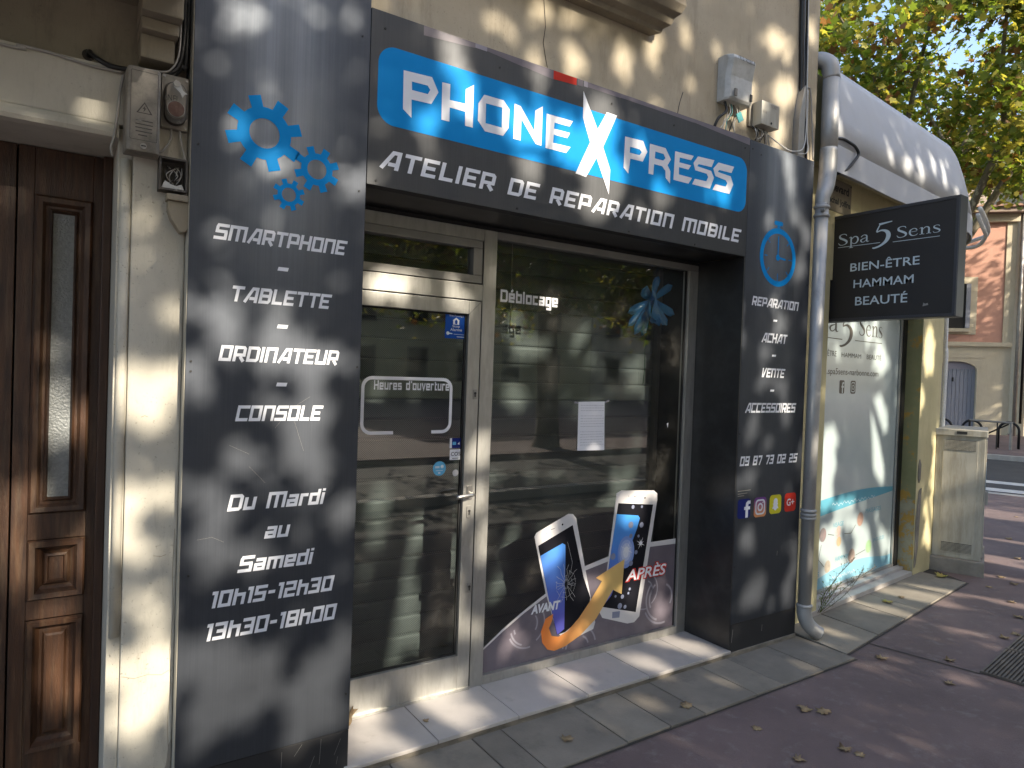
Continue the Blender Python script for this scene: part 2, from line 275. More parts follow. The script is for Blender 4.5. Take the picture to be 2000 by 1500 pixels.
LOGO=[([(1.1639, 2.8454), (1.294, 2.8519), (1.3264, 2.7962), (1.2943, 2.7393), (1.2035, 2.7355), (1.2056, 2.66), (1.1665, 2.6871)], [[(1.2021, 2.8093), (1.2743, 2.8113), (1.2877, 2.7965), (1.2769, 2.7761), (1.204, 2.7744)]]), ([(1.3423, 2.8435), (1.3818, 2.8453), (1.3817, 2.7783), (1.4578, 2.7802), (1.458, 2.8435), (1.4982, 2.8729), (1.4993, 2.6869), (1.4601, 2.6857), (1.4591, 2.7463), (1.3822, 2.7465), (1.3832, 2.6855), (1.3449, 2.6853)], []), ([(1.552, 2.8438), (1.6544, 2.8447), (1.6876, 2.8118), (1.686, 2.727), (1.6581, 2.6863), (1.5619, 2.6849), (1.5236, 2.7242), (1.5242, 2.799)], [[(1.5626, 2.8085), (1.6485, 2.8102), (1.6493, 2.7211), (1.564, 2.7215)]]), ([(1.7139, 2.8447), (1.748, 2.842), (1.8293, 2.745), (1.8306, 2.842), (1.8727, 2.8712), (1.8721, 2.6865), (1.8397, 2.6884), (1.7543, 2.7843), (1.7539, 2.6856), (1.7131, 2.6854)], []), ([(1.8971, 2.8434), (2.0552, 2.8442), (2.0354, 2.8139), (1.944, 2.8123), (1.9423, 2.7829), (2.04, 2.7842), (2.024, 2.7561), (1.942, 2.755), (1.9392, 2.7157), (2.0462, 2.7179), (2.0195, 2.684), (1.8968, 2.6826)], []), ([(2.1133, 3.0044), (2.2115, 2.841), (2.2679, 2.9388), (2.3368, 2.9382), (2.2513, 2.7618), (2.3037, 2.6598), (2.3008, 2.5344), (2.2113, 2.6993), (2.1486, 2.593), (2.0819, 2.5983), (2.1665, 2.7672), (2.116, 2.8758)], []), ([(2.3967, 2.8469), (2.523, 2.8513), (2.5563, 2.8015), (2.5257, 2.7441), (2.4383, 2.742), (2.4281, 2.663), (2.3935, 2.6877)], [[(2.4333, 2.8025), (2.503, 2.8025), (2.5164, 2.7897), (2.5016, 2.7725), (2.432, 2.7715)]]), ([(2.5728, 2.8478), (2.6898, 2.849), (2.7334, 2.7967), (2.7092, 2.7618), (2.7327, 2.7342), (2.7333, 2.6676), (2.6985, 2.6926), (2.6954, 2.7285), (2.6685, 2.7487), (2.6093, 2.7479), (2.6053, 2.691), (2.5712, 2.6902)], [[(2.6148, 2.8152), (2.6762, 2.8149), (2.6917, 2.7955), (2.675, 2.7798), (2.6127, 2.7788)]]), ([(2.7633, 2.8483), (2.9115, 2.8529), (2.8911, 2.8248), (2.801, 2.8214), (2.7993, 2.7952), (2.8927, 2.7966), (2.8722, 2.7701), (2.7976, 2.7689), (2.7987, 2.7299), (2.9043, 2.7297), (2.8766, 2.6938), (2.7582, 2.6928)], []), ([(2.9447, 2.8575), (3.0813, 2.8631), (3.0607, 2.8205), (2.9527, 2.816), (2.9423, 2.8026), (3.0585, 2.7985), (3.0838, 2.7648), (3.0541, 2.6977), (2.9062, 2.6962), (2.9264, 2.73), (3.021, 2.7331), (3.0355, 2.7596), (3.0208, 2.7759), (2.927, 2.7769), (2.9105, 2.8136)], []), ([(3.1168, 2.8578), (3.2546, 2.86), (3.2327, 2.8203), (3.1251, 2.8168), (3.1142, 2.8038), (3.2279, 2.7997), (3.2525, 2.7568), (3.2221, 2.6977), (3.0762, 2.6962), (3.0986, 2.7312), (3.1874, 2.7325), (3.2004, 2.7552), (3.1851, 2.7697), (3.0947, 2.7769), (3.0749, 2.8155)], [])]
DEC={'swoosh': [(1.884, 0.041), (1.879, 0.1658), (1.9947, 0.2404), (2.1348, 0.3188), (2.2815, 0.3873), (2.4109, 0.4448), (2.5583, 0.4978), (2.7265, 0.531), (2.9026, 0.5712), (3.0599, 0.5792), (3.3098, 0.5728), (3.3324, 0.0323), (2.6581, 0.0376), (2.2268, 0.0416)], 'border': [(1.879, 0.1658), (1.9947, 0.2404), (2.1348, 0.3188), (2.2815, 0.3873), (2.4109, 0.4448), (2.5584, 0.4958), (2.7268, 0.526), (2.9029, 0.566), (3.0602, 0.5739), (3.3101, 0.5684), (3.3081, 0.6025), (3.0586, 0.6026), (2.9014, 0.5941), (2.7253, 0.5545), (2.5572, 0.5216), (2.4098, 0.4691), (2.2807, 0.4064), (2.1341, 0.3338), (1.9941, 0.2542), (1.8786, 0.1767)], 'phoneL': [(2.1851, 0.7297), (2.198, 0.7499), (2.4173, 0.8357), (2.4495, 0.8309), (2.4743, 0.8064), (2.5583, 0.4978), (2.6472, 0.1803), (2.6334, 0.1426), (2.4758, 0.1105), (2.4198, 0.1202), (2.3625, 0.1774), (2.2745, 0.4121)], 'screenL': [(2.2127, 0.6771), (2.4512, 0.7687), (2.5448, 0.4601), (2.6022, 0.3327), (2.5896, 0.2451), (2.4239, 0.1632), (2.3658, 0.1575), (2.2932, 0.3903)], 'blueL': [(2.2303, 0.6195), (2.3821, 0.6724), (2.4033, 0.6613), (2.4064, 0.5953), (2.4169, 0.182), (2.3682, 0.158), (2.2932, 0.3903)], 'phoneR': [(2.7768, 0.9264), (2.8142, 0.9412), (3.0855, 0.9229), (3.1162, 0.9028), (3.1186, 0.8601), (3.0025, 0.1547), (2.9611, 0.1251), (2.9045, 0.1267), (2.7004, 0.1962), (2.6789, 0.2301), (2.6929, 0.2681), (2.7273, 0.5158)], 'screenR': [(2.7934, 0.8662), (3.0844, 0.8351), (2.9708, 0.1852), (2.6972, 0.2614), (2.732, 0.4747)], 'blueR': [(2.783, 0.802), (2.9597, 0.7783), (2.9749, 0.7613), (2.9527, 0.6956), (2.8763, 0.5381), (2.764, 0.3177), (2.7023, 0.2666), (2.697, 0.2655), (2.732, 0.4747)], 'arrow': [(2.3336, 0.2834), (2.2812, 0.2637), (2.2525, 0.1976), (2.2635, 0.1338), (2.3008, 0.0884), (2.3493, 0.0711), (2.4276, 0.0827), (2.5379, 0.1254), (2.6502, 0.1998), (2.7759, 0.3516), (2.8461, 0.3154), (2.8603, 0.5246), (2.6384, 0.4421), (2.6857, 0.4154), (2.5932, 0.3042), (2.5204, 0.2272), (2.4422, 0.1676), (2.376, 0.1459), (2.3273, 0.1599), (2.3073, 0.2066), (2.3292, 0.2506)], 'avant': [(2.1789, 0.2955), (2.3817, 0.338)], 'apres': [(2.8748, 0.3782), (3.2187, 0.4619)], 'homebtn': [(2.7785, 0.2185), (2.8403, 0.2133), (2.8367, 0.1748), (2.7776, 0.1808)], 'crackc': [(2.4174, 0.4371)], 'bokeh': [(2.9143, 0.8341), (2.9885, 0.8301), (2.9016, 0.7265), (2.9916, 0.7179), (2.9051, 0.6589), (2.9692, 0.6522), (2.9529, 0.5549), (2.9137, 0.492), (2.9119, 0.3365), (2.7984, 0.3094), (2.8539, 0.2987), (2.8359, 0.2449), (2.8781, 0.2329), (2.902, 0.312), (2.7658, 0.5515)], 'flare': [(2.8742, 0.5796), (2.9888, 0.6061)], 'arcs': [(2.1603, 0.2519), (2.5289, 0.0481), (3.0452, 0.3061), (3.1974, 0.2402)], 'camL': [(2.3772, 0.7786), (2.3098, 0.7575), (2.2657, 0.7411), (2.3363, 0.752)], 'camR': [(3.0117, 0.8817), (2.9309, 0.8949), (2.8757, 0.902), (2.9578, 0.8701)], 'shine': [(2.7764, 0.0707), (2.6529, 0.1441)]}
DOOR={'hframe': [(1.3351, 1.2962), (1.2546, 1.2968), (1.2202, 1.3167), (1.203, 1.3519), (1.2042, 1.5544), (1.2147, 1.58), (1.2411, 1.5953), (1.5963, 1.5954), (1.6351, 1.5842), (1.647, 1.5538), (1.6477, 1.3525), (1.6298, 1.3152), (1.5922, 1.2977), (1.5371, 1.2989)], 'htext': [(1.2322, 1.5201), (1.6286, 1.55)], 'htextbr': [(1.6297, 1.5229)], 'deblo': [(1.9125, 1.9939), (2.2884, 2.0636), (2.2919, 1.988)], 'alarm': [(1.5956, 1.9028), (1.7166, 1.9032), (1.7125, 1.7805), (1.5946, 1.7789)], 'round': [(1.5889, 1.1323), (1.5422, 1.1346), (1.6378, 1.1298)], 'card': [(1.6427, 1.2808), (1.7037, 1.2793), (1.7049, 1.2275), (1.6423, 1.231)], 'cos': [(1.6426, 1.2241), (1.7084, 1.2191), (1.7089, 1.1673), (1.6445, 1.1721)], 'white': [(1.6805, 1.1059)], 'paper': [(2.4602, 1.4668), (2.6556, 1.4708), (2.6656, 1.187), (2.462, 1.1911)], 'flower': [(3.07, 0.4, 2.091), (3.109, 0.4, 2.25), (3.243, 0.4, 2.209), (2.996, 0.4, 2.168), (3.273, 0.4, 2.025), (2.881, 0.4, 2.005), (2.952, 0.4, 1.878), (3.026, 0.4, 1.876), (2.904, 0.4, 1.925), (3.059, 0.4, 1.955), (3.189, 0.4, 1.951), (3.121, 0.4, 1.943), (3.076, 0.4, 1.99)]}
GAPS=[(0.469, 2.65, 0.021, 0.019), (0.644, 2.341, 0.041, 0.041), (0.972, 2.344, 0.037, 0.076), (0.524, 2.458, 0.026, 0.041), (0.487, 1.793, 0.075, 0.077), (0.682, 1.666, 0.092, 0.106), (0.824, 1.628, 0.093, 0.103), (0.419, 1.595, 0.039, 0.065), (0.669, 1.474, 0.047, 0.052), (0.81, 1.42, 0.085, 0.089), (0.824, 1.281, 0.091, 0.1), (0.856, 1.225, 0.074, 0.08), (0.575, 1.29, 0.065, 0.083), (0.452, 1.148, 0.058, 0.088), (0.992, 1.068, 0.043, 0.062), (0.479, 1.072, 0.049, 0.046), (0.492, 0.919, 0.08, 0.076), (0.616, 0.898, 0.076, 0.069), (0.77, 0.978, 0.026, 0.03), (0.979, 0.818, 0.026, 0.037), (0.502, 0.539, 0.137, 0.113), (0.611, 0.439, 0.145, 0.135), (0.542, 0.341, 0.151, 0.095), (0.889, 0.357, 0.13, 0.154), (0.927, 0.245, 0.11, 0.125), (0.807, 0.189, 0.084, 0.061), (0.988, 0.521, 0.04, 0.063), (0.965, 1.029, 0.047, 0.074), (0.71, 1.855, 0.035, 0.023), (1.409, 2.968, 0.084, 0.065), (1.446, 2.872, 0.096, 0.061), (1.281, 2.664, 0.064, 0.055), (1.457, 2.787, 0.069, 0.057), (1.734, 2.739, 0.094, 0.097), (1.795, 2.659, 0.102, 0.084), (1.903, 2.746, 0.125, 0.107), (1.853, 3.004, 0.061, 0.047), (1.831, 2.552, 0.09, 0.066), (1.043, 2.391, 0.023, 0.029), (2.251, 2.956, 0.105, 0.076), (2.224, 2.813, 0.132, 0.101), (2.29, 2.712, 0.124, 0.092), (2.218, 2.596, 0.145, 0.086), (2.207, 2.48, 0.144, 0.055), (2.499, 2.847, 0.039, 0.028), (2.641, 2.729, 0.035, 0.028), (2.656, 2.59, 0.078, 0.059), (2.784, 2.604, 0.039, 0.04), (3.17, 2.67, 0.036, 0.051), (2.029, 2.806, 0.097, 0.088), (2.035, 2.685, 0.117, 0.083), (1.659, 2.86, 0.032, 0.022), (2.484, 2.513, 0.089, 0.029), (1.925, 3.382, 0.064, 0.06), (2.097, 3.405, 0.061, 0.049), (1.861, 3.143, 0.046, 0.024), (2.107, 3.198, 0.074, 0.074), (2.437, 3.29, 0.082, 0.091), (2.66, 3.435, 0.064, 0.081), (2.675, 3.659, 0.061, 0.04), (3.655, 3.759, 0.095, 0.074), (3.799, 3.782, 0.066, 0.063), (3.767, 3.479, 0.097, 0.095), (3.86, 3.529, 0.055, 0.08), (3.323, 3.594, 0.058, 0.036), (3.457, 3.424, 0.06, 0.076), (3.15, 3.579, 0.046, 0.046), (3.753, 3.23, 0.107, 0.079), (3.429, 3.264, 0.099, 0.076), (1.574, 3.231, 0.039, 0.027), (1.712, 3.227, 0.028, 0.022), (2.949, 3.32, 0.041, 0.027), (4.03, 3.936, 0.058, 0.065), (2.892, 3.588, 0.06, 0.05), (3.775, 3.007, 0.075, 0.041), (3.794, 2.889, 0.063, 0.037), (3.799, 2.81, 0.058, 0.034), (3.86, 2.708, 0.065, 0.077), (3.617, 2.597, 0.037, 0.045), (3.941, 2.34, 0.066, 0.081), (3.705, 2.12, 0.042, 0.046), (3.787, 1.993, 0.056, 0.034), (3.645, 1.793, 0.049, 0.05), (3.631, 1.62, 0.082, 0.069), (3.799, 1.584, 0.075, 0.081), (3.511, 1.328, 0.099, 0.087), (3.87, 1.407, 0.076, 0.082), (3.678, 1.226, 0.062, 0.051), (3.53, 1.034, 0.07, 0.079), (3.412, 0.995, 0.034, 0.056), (3.535, 0.655, 0.08, 0.082), (3.577, 0.315, 0.129, 0.103), (3.637, 0.383, 0.104, 0.081), (3.958, 0.287, 0.079, 0.152), (3.779, 0.249, 0.045, 0.046), (0.059, 2.494, 0.041, 0.05), (0.027, 2.497, 0.017, 0.024), (0.263, 2.147, 0.028, 0.021), (0.37, 1.849, 0.02, 0.045), (0.285, 1.539, 0.058, 0.089), (0.324, 1.579, 0.049, 0.081), (0.279, 1.453, 0.061, 0.054), (0.2, 1.515, 0.021, 0.088), (0.366, 1.178, 0.033, 0.064), (0.231, 1.152, 0.047, 0.044), (0.286, 0.598, 0.1, 0.091), (0.31, 0.483, 0.093, 0.092), (0.286, 0.797, 0.069, 0.073), (0.266, 1.015, 0.051, 0.05), (0.203, 1.04, 0.022, 0.106), (0.248, 0.408, 0.066, 0.073), (0.373, 0.561, 0.026, 0.112), (0.208, 2.526, 0.013, 0.014), (0.081, 1.651, 0.034, 0.102), (0.053, 1.522, 0.024, 0.044), (0.177, 1.576, 0.029, 0.094), (-0.068, 1.31, 0.022, 0.072), (0.155, 1.067, 0.04, 0.104), (0.081, 0.89, 0.071, 0.037), (0.1, 0.7, 0.089, 0.113), (0.087, 0.571, 0.081, 0.094), (0.067, 0.426, 0.081, 0.075), (-0.057, 1.111, 0.026, 0.099), (0.012, 1.322, 0.027, 0.055), (-0.011, 0.978, 0.024, 0.044), (1.306, 2.202, 0.071, 0.08), (1.442, 2.216, 0.053, 0.067), (1.637, 2.224, 0.057, 0.062), (1.74, 2.153, 0.028, 0.036), (1.901, 2.312, 0.037, 0.057), (1.904, 1.409, 0.056, 0.105), (1.923, 0.934, 0.057, 0.16), (1.943, 0.427, 0.064, 0.162), (1.912, 1.199, 0.044, 0.053), (1.351, 0.201, 0.108, 0.073), (1.48, 0.219, 0.141, 0.075), (1.672, 0.236, 0.12, 0.077), (1.817, 0.242, 0.062, 0.079), (1.766, 1.798, 0.028, 0.082), (1.777, 1.491, 0.028, 0.103), (1.802, 0.636, 0.043, 0.157), (1.792, 1.13, 0.024, 0.062), (1.587, 1.272, 0.146, 0.074), (1.62, 1.149, 0.178, 0.059), (1.651, 1.066, 0.196, 0.059), (1.614, 0.883, 0.179, 0.107), (1.633, 0.76, 0.181, 0.108), (1.623, 0.641, 0.181, 0.081), (1.584, 0.515, 0.149, 0.075), (2.381, 1.358, 0.166, 0.054), (2.206, 1.368, 0.105, 0.047), (3.205, 1.327, 0.16, 0.073), (3.145, 1.182, 0.158, 0.06), (2.308, 0.993, 0.101, 0.113), (2.249, 0.736, 0.071, 0.133), (3.306, 1.993, 0.084, 0.168), (2.802, 2.167, 0.165, 0.081), (2.676, 1.883, 0.111, 0.087), (2.307, 2.272, 0.115, 0.064), (2.439, 2.118, 0.149, 0.078), (2.362, 1.819, 0.109, 0.077), (2.546, 1.79, 0.154, 0.055), (2.903, 1.759, 0.17, 0.026), (1.538, 1.865, 0.091, 0.029), (1.85, 1.348, 0.05, 0.044), (1.924, 1.036, 0.045, 0.169), (2.888, 2.077, 0.087, 0.061), (3.352, 1.556, 0.045, 0.054), (2.317, 1.199, 0.087, 0.043), (2.113, 0.401, 0.123, 0.075), (2.533, 0.35, 0.155, 0.065), (2.998, 0.544, 0.084, 0.101), (2.673, 0.592, 0.108, 0.081), (2.974, 1.013, 0.129, 0.093), (2.418, 0.86, 0.074, 0.058), (3.269, 0.375, 0.094, 0.098), (1.197, 0.079, 0.053, 0.07), (1.276, 0.065, 0.054, 0.046), (1.596, 0.115, 0.107, 0.063), (1.636, 0.064, 0.104, 0.063), (1.797, 0.059, 0.125, 0.075), (2.129, 0.074, 0.085, 0.071), (2.35, 0.123, 0.09, 0.062), (3.237, 0.111, 0.13, 0.123), (2.846, 0.089, 0.087, 0.084), (3.225, 0.033, 0.076, 0.075), (1.25, -0.015, 0.041, 0.044), (5.727, -0.015, 0.181, 0.214), (6.145, -0.016, 0.114, 0.171), (5.142, -0.028, 0.117, 0.158), (4.352, -0.047, 0.06, 0.105), (7.637, 0.045, 0.182, 0.24), (8.913, 0.204, 0.106, 0.252), (3.944, -0.316, 0.037, 0.034), (3.054, -0.143, 0.03, 0.028), (2.156, -0.21, 0.028, 0.021), (10.669, 0.604, 0.264, 0.313), (7.937, 0.013, 0.084, 0.253), (7.053, -0.058, 0.084, 0.167), (6.153, -0.289, 0.072, 0.103), (5.123, -0.349, 0.065, 0.067), (11.512, 0.83, 0.145, 0.263), (3.629, -0.204, 0.036, 0.044), (2.516, -0.12, 0.042, 0.042), (1.901, -0.114, 0.04, 0.032), (5.937, 1.583, 0.214, 0.263), (5.974, 1.233, 0.216, 0.266), (5.053, 1.311, 0.175, 0.239), (5.014, 0.995, 0.191, 0.199), (5.698, 2.295, 0.204, 0.093), (5.314, 2.29, 0.139, 0.06), (5.366, 0.821, 0.247, 0.167), (5.76, 0.717, 0.314, 0.218), (6.039, 0.523, 0.243, 0.181), (5.12, 0.592, 0.234, 0.203), (5.231, 0.34, 0.241, 0.165), (5.695, 0.378, 0.268, 0.131), (5.944, 2.107, 0.128, 0.174), (5.155, 2.071, 0.071, 0.064), (6.555, 2.176, 0.15, 0.274), (6.872, 1.169, 0.133, 0.384), (6.749, 0.606, 0.156, 0.287), (6.429, 1.711, 0.077, 0.145), (6.342, 0.448, 0.119, 0.184), (5.134, 3.347, 0.048, 0.088), (5.455, 3.386, 0.052, 0.084), (5.721, 3.451, 0.077, 0.111), (6.056, 3.585, 0.059, 0.115), (6.28, 3.54, 0.05, 0.151), (4.275, 3.324, 0.046, 0.092), (4.847, 3.393, 0.018, 0.018), (6.551, 3.413, 0.053, 0.087), (3.963, 2.586, 0.056, 0.096), (4.065, 1.184, 0.069, 0.1), (4.031, 0.49, 0.057, 0.134), (4.109, 3.068, 0.059, 0.097)]
# ------------------------------------------------------------ mesh helpers
def tag(o, label=None, cat=None, group=None, kind=None):
    if label: o['label'] = label
    if cat: o['category'] = cat
    if group: o['group'] = group
    if kind: o['kind'] = kind
    return o
def thing(name, label, cat, loc=(0, 0, 0), group=None):
    o = bpy.data.objects.new(name, None); COL.objects.link(o); o.location = loc; o.empty_display_size = .1
    return tag(o, label, cat, group)
def origin(o):
    p = Vector((0, 0, 0))
    while o is not None: p += o.location; o = o.parent
    return p
class MB:
    """collects vertices and faces in metres of the place, links them as one mesh object"""
    def __init__(s): s.v = []; s.f = []; s.m = []
    def add(s, verts, faces, mi=0):
        b = len(s.v); s.v += [tuple(p) for p in verts]; s.f += [tuple(b+i for i in f) for f in faces]; s.m += [mi]*len(faces)
        return s
    def box(s, x0, x1, y0, y1, z0, z1, mi=0, fr=None):
        P = [(x0, y0, z0), (x1, y0, z0), (x1, y1, z0), (x0, y1, z0), (x0, y0, z1), (x1, y0, z1), (x1, y1, z1), (x0, y1, z1)]
        if fr: P = [fr(*p) for p in P]
        return s.add(P, [(0, 3, 2, 1), (4, 5, 6, 7), (0, 1, 5, 4), (1, 2, 6, 5), (2, 3, 7, 6), (3, 0, 4, 7)], mi)
    def prism(s, poly, d0, d1, fr, mi=0):
        """poly of (a, b) in the frame, extruded from offset d0 to d1 (d0 is the front)"""
        n = len(poly)
        ar = sum(poly[i][0]*poly[(i+1) % n][1]-poly[(i+1) % n][0]*poly[i][1] for i in range(n))
        if ar < 0: poly = poly[::-1]
        V = [fr(a, b, d0) for a, b in poly]+[fr(a, b, d1) for a, b in poly]
        fc = [tuple(range(n)), tuple(range(2*n-1, n-1, -1))]+[(i, i+n, (i+1) % n+n, (i+1) % n) for i in range(n)]
        return s.add(V, fc, mi)
    def sheet(s, outer, holes, off, fr, mi=0):
        loops = [[Vector((a, b, 0)) for a, b in outer]]+[[Vector((a, b, 0)) for a, b in h] for h in holes]
        pts = [p for l in loops for p in l]
        tri = tessellate_polygon(loops)
        fc = []
        for t in tri:
            a, b, c = (pts[i] for i in t)
            fc.append(tuple(t) if (b-a).cross(c-a).z > 0 else (t[0], t[2], t[1]))
        return s.add([fr(p.x, p.y, off) for p in pts], fc, mi)
    def tube(s, pts, r, n=8, mi=0, cap=True, smoothpts=0):
        pts = [Vector(p) for p in pts]
        if smoothpts: pts = catmull(pts, smoothpts)
        rr = r if isinstance(r, (list, tuple)) else [r]*len(pts)
        if len(rr) != len(pts): rr = list(np.interp(np.linspace(0, 1, len(pts)), np.linspace(0, 1, len(rr)), rr))
        b = len(s.v); ref = Vector((0.31, .17, .93)).normalized()
        prev = None
        for i, p in enumerate(pts):
            t = (pts[min(i+1, len(pts)-1)]-pts[max(i-1, 0)]).normalized()
            if prev is None:
                x = t.cross(ref); x = x if x.length > .01 else t.cross(Vector((1, 0, 0)))
            else: x = prev - t*prev.dot(t)
            x.normalize(); prev = x; y = t.cross(x)
            for k in range(n):
                an = 2*math.pi*k/n; s.v.append(tuple(p+(x*math.cos(an)+y*math.sin(an))*rr[i]))
        for i in range(len(pts)-1):
            for k in range(n):
                s.f.append((b+i*n+k, b+i*n+(k+1) % n, b+(i+1)*n+(k+1) % n, b+(i+1)*n+k)); s.m.append(mi)
        if cap:
            s.f.append(tuple(b+k for k in range(n-1, -1, -1))); s.m.append(mi)
            e = b+(len(pts)-1)*n; s.f.append(tuple(e+k for k in range(n))); s.m.append(mi)
        return s
    def build(s, name, mats, parent=None, smooth=False, bevel=0.0, label=None, kind=None):
        me = bpy.data.meshes.new(name)
        o = origin(parent) if parent is not None else Vector((0, 0, 0))
        me.from_pydata([(p[0]-o.x, p[1]-o.y, p[2]-o.z) for p in s.v], [], s.f)
        mats = mats if isinstance(mats, (list, tuple)) else [mats]
        for m in mats: me.materials.append(m)
        if len(mats) > 1: me.polygons.foreach_set('material_index', s.m)
        if bevel:
            bm = bmesh.new(); bm.from_mesh(me)
            ed = [e for e in bm.edges if len(e.link_faces) == 2 and e.calc_face_angle(0) > .6]
            bmesh.ops.bevel(bm, geom=ed, offset=bevel, segments=2, profile=.6, affect='EDGES', clamp_overlap=True)
            bm.to_mesh(me); bm.free()
        if smooth: me.polygons.foreach_set('use_smooth', [True]*len(me.polygons))
        me.update()
        ob = bpy.data.objects.new(name, me); COL.objects.link(ob)
        if parent is not None: ob.parent = parent
        return tag(ob, label, kind=kind)
def catmull(P, n):
    out = []
    for i in range(len(P)-1):
        a, b, c, d = P[max(i-1, 0)], P[i], P[i+1], P[min(i+2, len(P)-1)]
        for k in range(n):
            t = k/n; out.append(.5*((2*b)+(c-a)*t+(2*a-5*b+4*c-d)*t*t+(3*b-a-3*c+d)*t**3))
    out.append(P[-1]); return out
def box(name, m, x0, x1, y0, y1, z0, z1, parent=None, bevel=0.0, fr=None, label=None, kind=None):
    return MB().box(x0, x1, y0, y1, z0, z1, fr=fr).build(name, m, parent, bevel=bevel, label=label, kind=kind)
def copy_tree(o, parent=None):
    c = o.copy(); COL.objects.link(c)
    if parent is not None: c.parent = parent
    for ch in list(o.children): copy_tree(ch, c)
    return c
def frame(ox, oy, ang=0.0, y=0.0):
    """plane frame: (a along, b up, d outward) -> place"""
    ca, sa = math.cos(ang), math.sin(ang)
    return lambda a, b, d: (ox+a*ca+d*sa, oy+a*sa-d*ca, b)
FAC = frame(0, 0)                       # the dark shopfront panels
FGL = frame(0, .372)                    # the shop glass
SPA_A = R(5.9)
def spaP(s, off, z):                    # along the wall of the corner building, off behind it
    return (4.13+s*math.cos(SPA_A)-off*math.sin(SPA_A), .131+s*math.sin(SPA_A)+off*math.cos(SPA_A), z)
def circ(cx, cz, r, n=28, rz=None, a0=0, a1=2*math.pi):
    rz = rz or r
    return [(cx+r*math.cos(a0+(a1-a0)*k/n), cz+rz*math.sin(a0+(a1-a0)*k/n)) for k in range(n)]
def rrect(x0, x1, z0, z1, r, n=6):
    o = []
    for cx, cz, a in ((x1-r, z1-r, 0), (x0+r, z1-r, 90), (x0+r, z0+r, 180), (x1-r, z0+r, 270)):
        o += [(cx+r*math.cos(R(a+90*k/n)), cz+r*math.sin(R(a+90*k/n))) for k in range(n+1)]
    return o
# ------------------------------------------------------------ lettering
def band(pts, w, closed=False):
    """quads of a stroke with mitred corners"""
    P = [Vector((p[0], p[1])) for p in pts]; n = len(P)
    W = [p[2] if len(p) > 2 else w for p in pts]
    L, Rr = [], []
    for i in range(n):
        a = P[i-1] if (i > 0 or closed) else None; c = P[(i+1) % n] if (i < n-1 or closed) else None
        d1 = (P[i]-a).normalized() if a is not None else None; d2 = (c-P[i]).normalized() if c is not None else None
        d1 = d1 or d2; d2 = d2 or d1
        n1 = Vector((-d1.y, d1.x)); n2 = Vector((-d2.y, d2.x)); m = n1+n2
        m = m/max(m.length, 1e-6); k = 1/max(.45, m.dot(n1))
        L.append(P[i]+m*W[i]/2*k); Rr.append(P[i]-m*W[i]/2*k)
    return [(Rr[i], Rr[(i+1) % n], L[(i+1) % n], L[i]) for i in range(n if closed else n-1)]
def g(w, *st): return (w, st)
def cl(*p): return (p, True)
def op(*p): return (p, False)
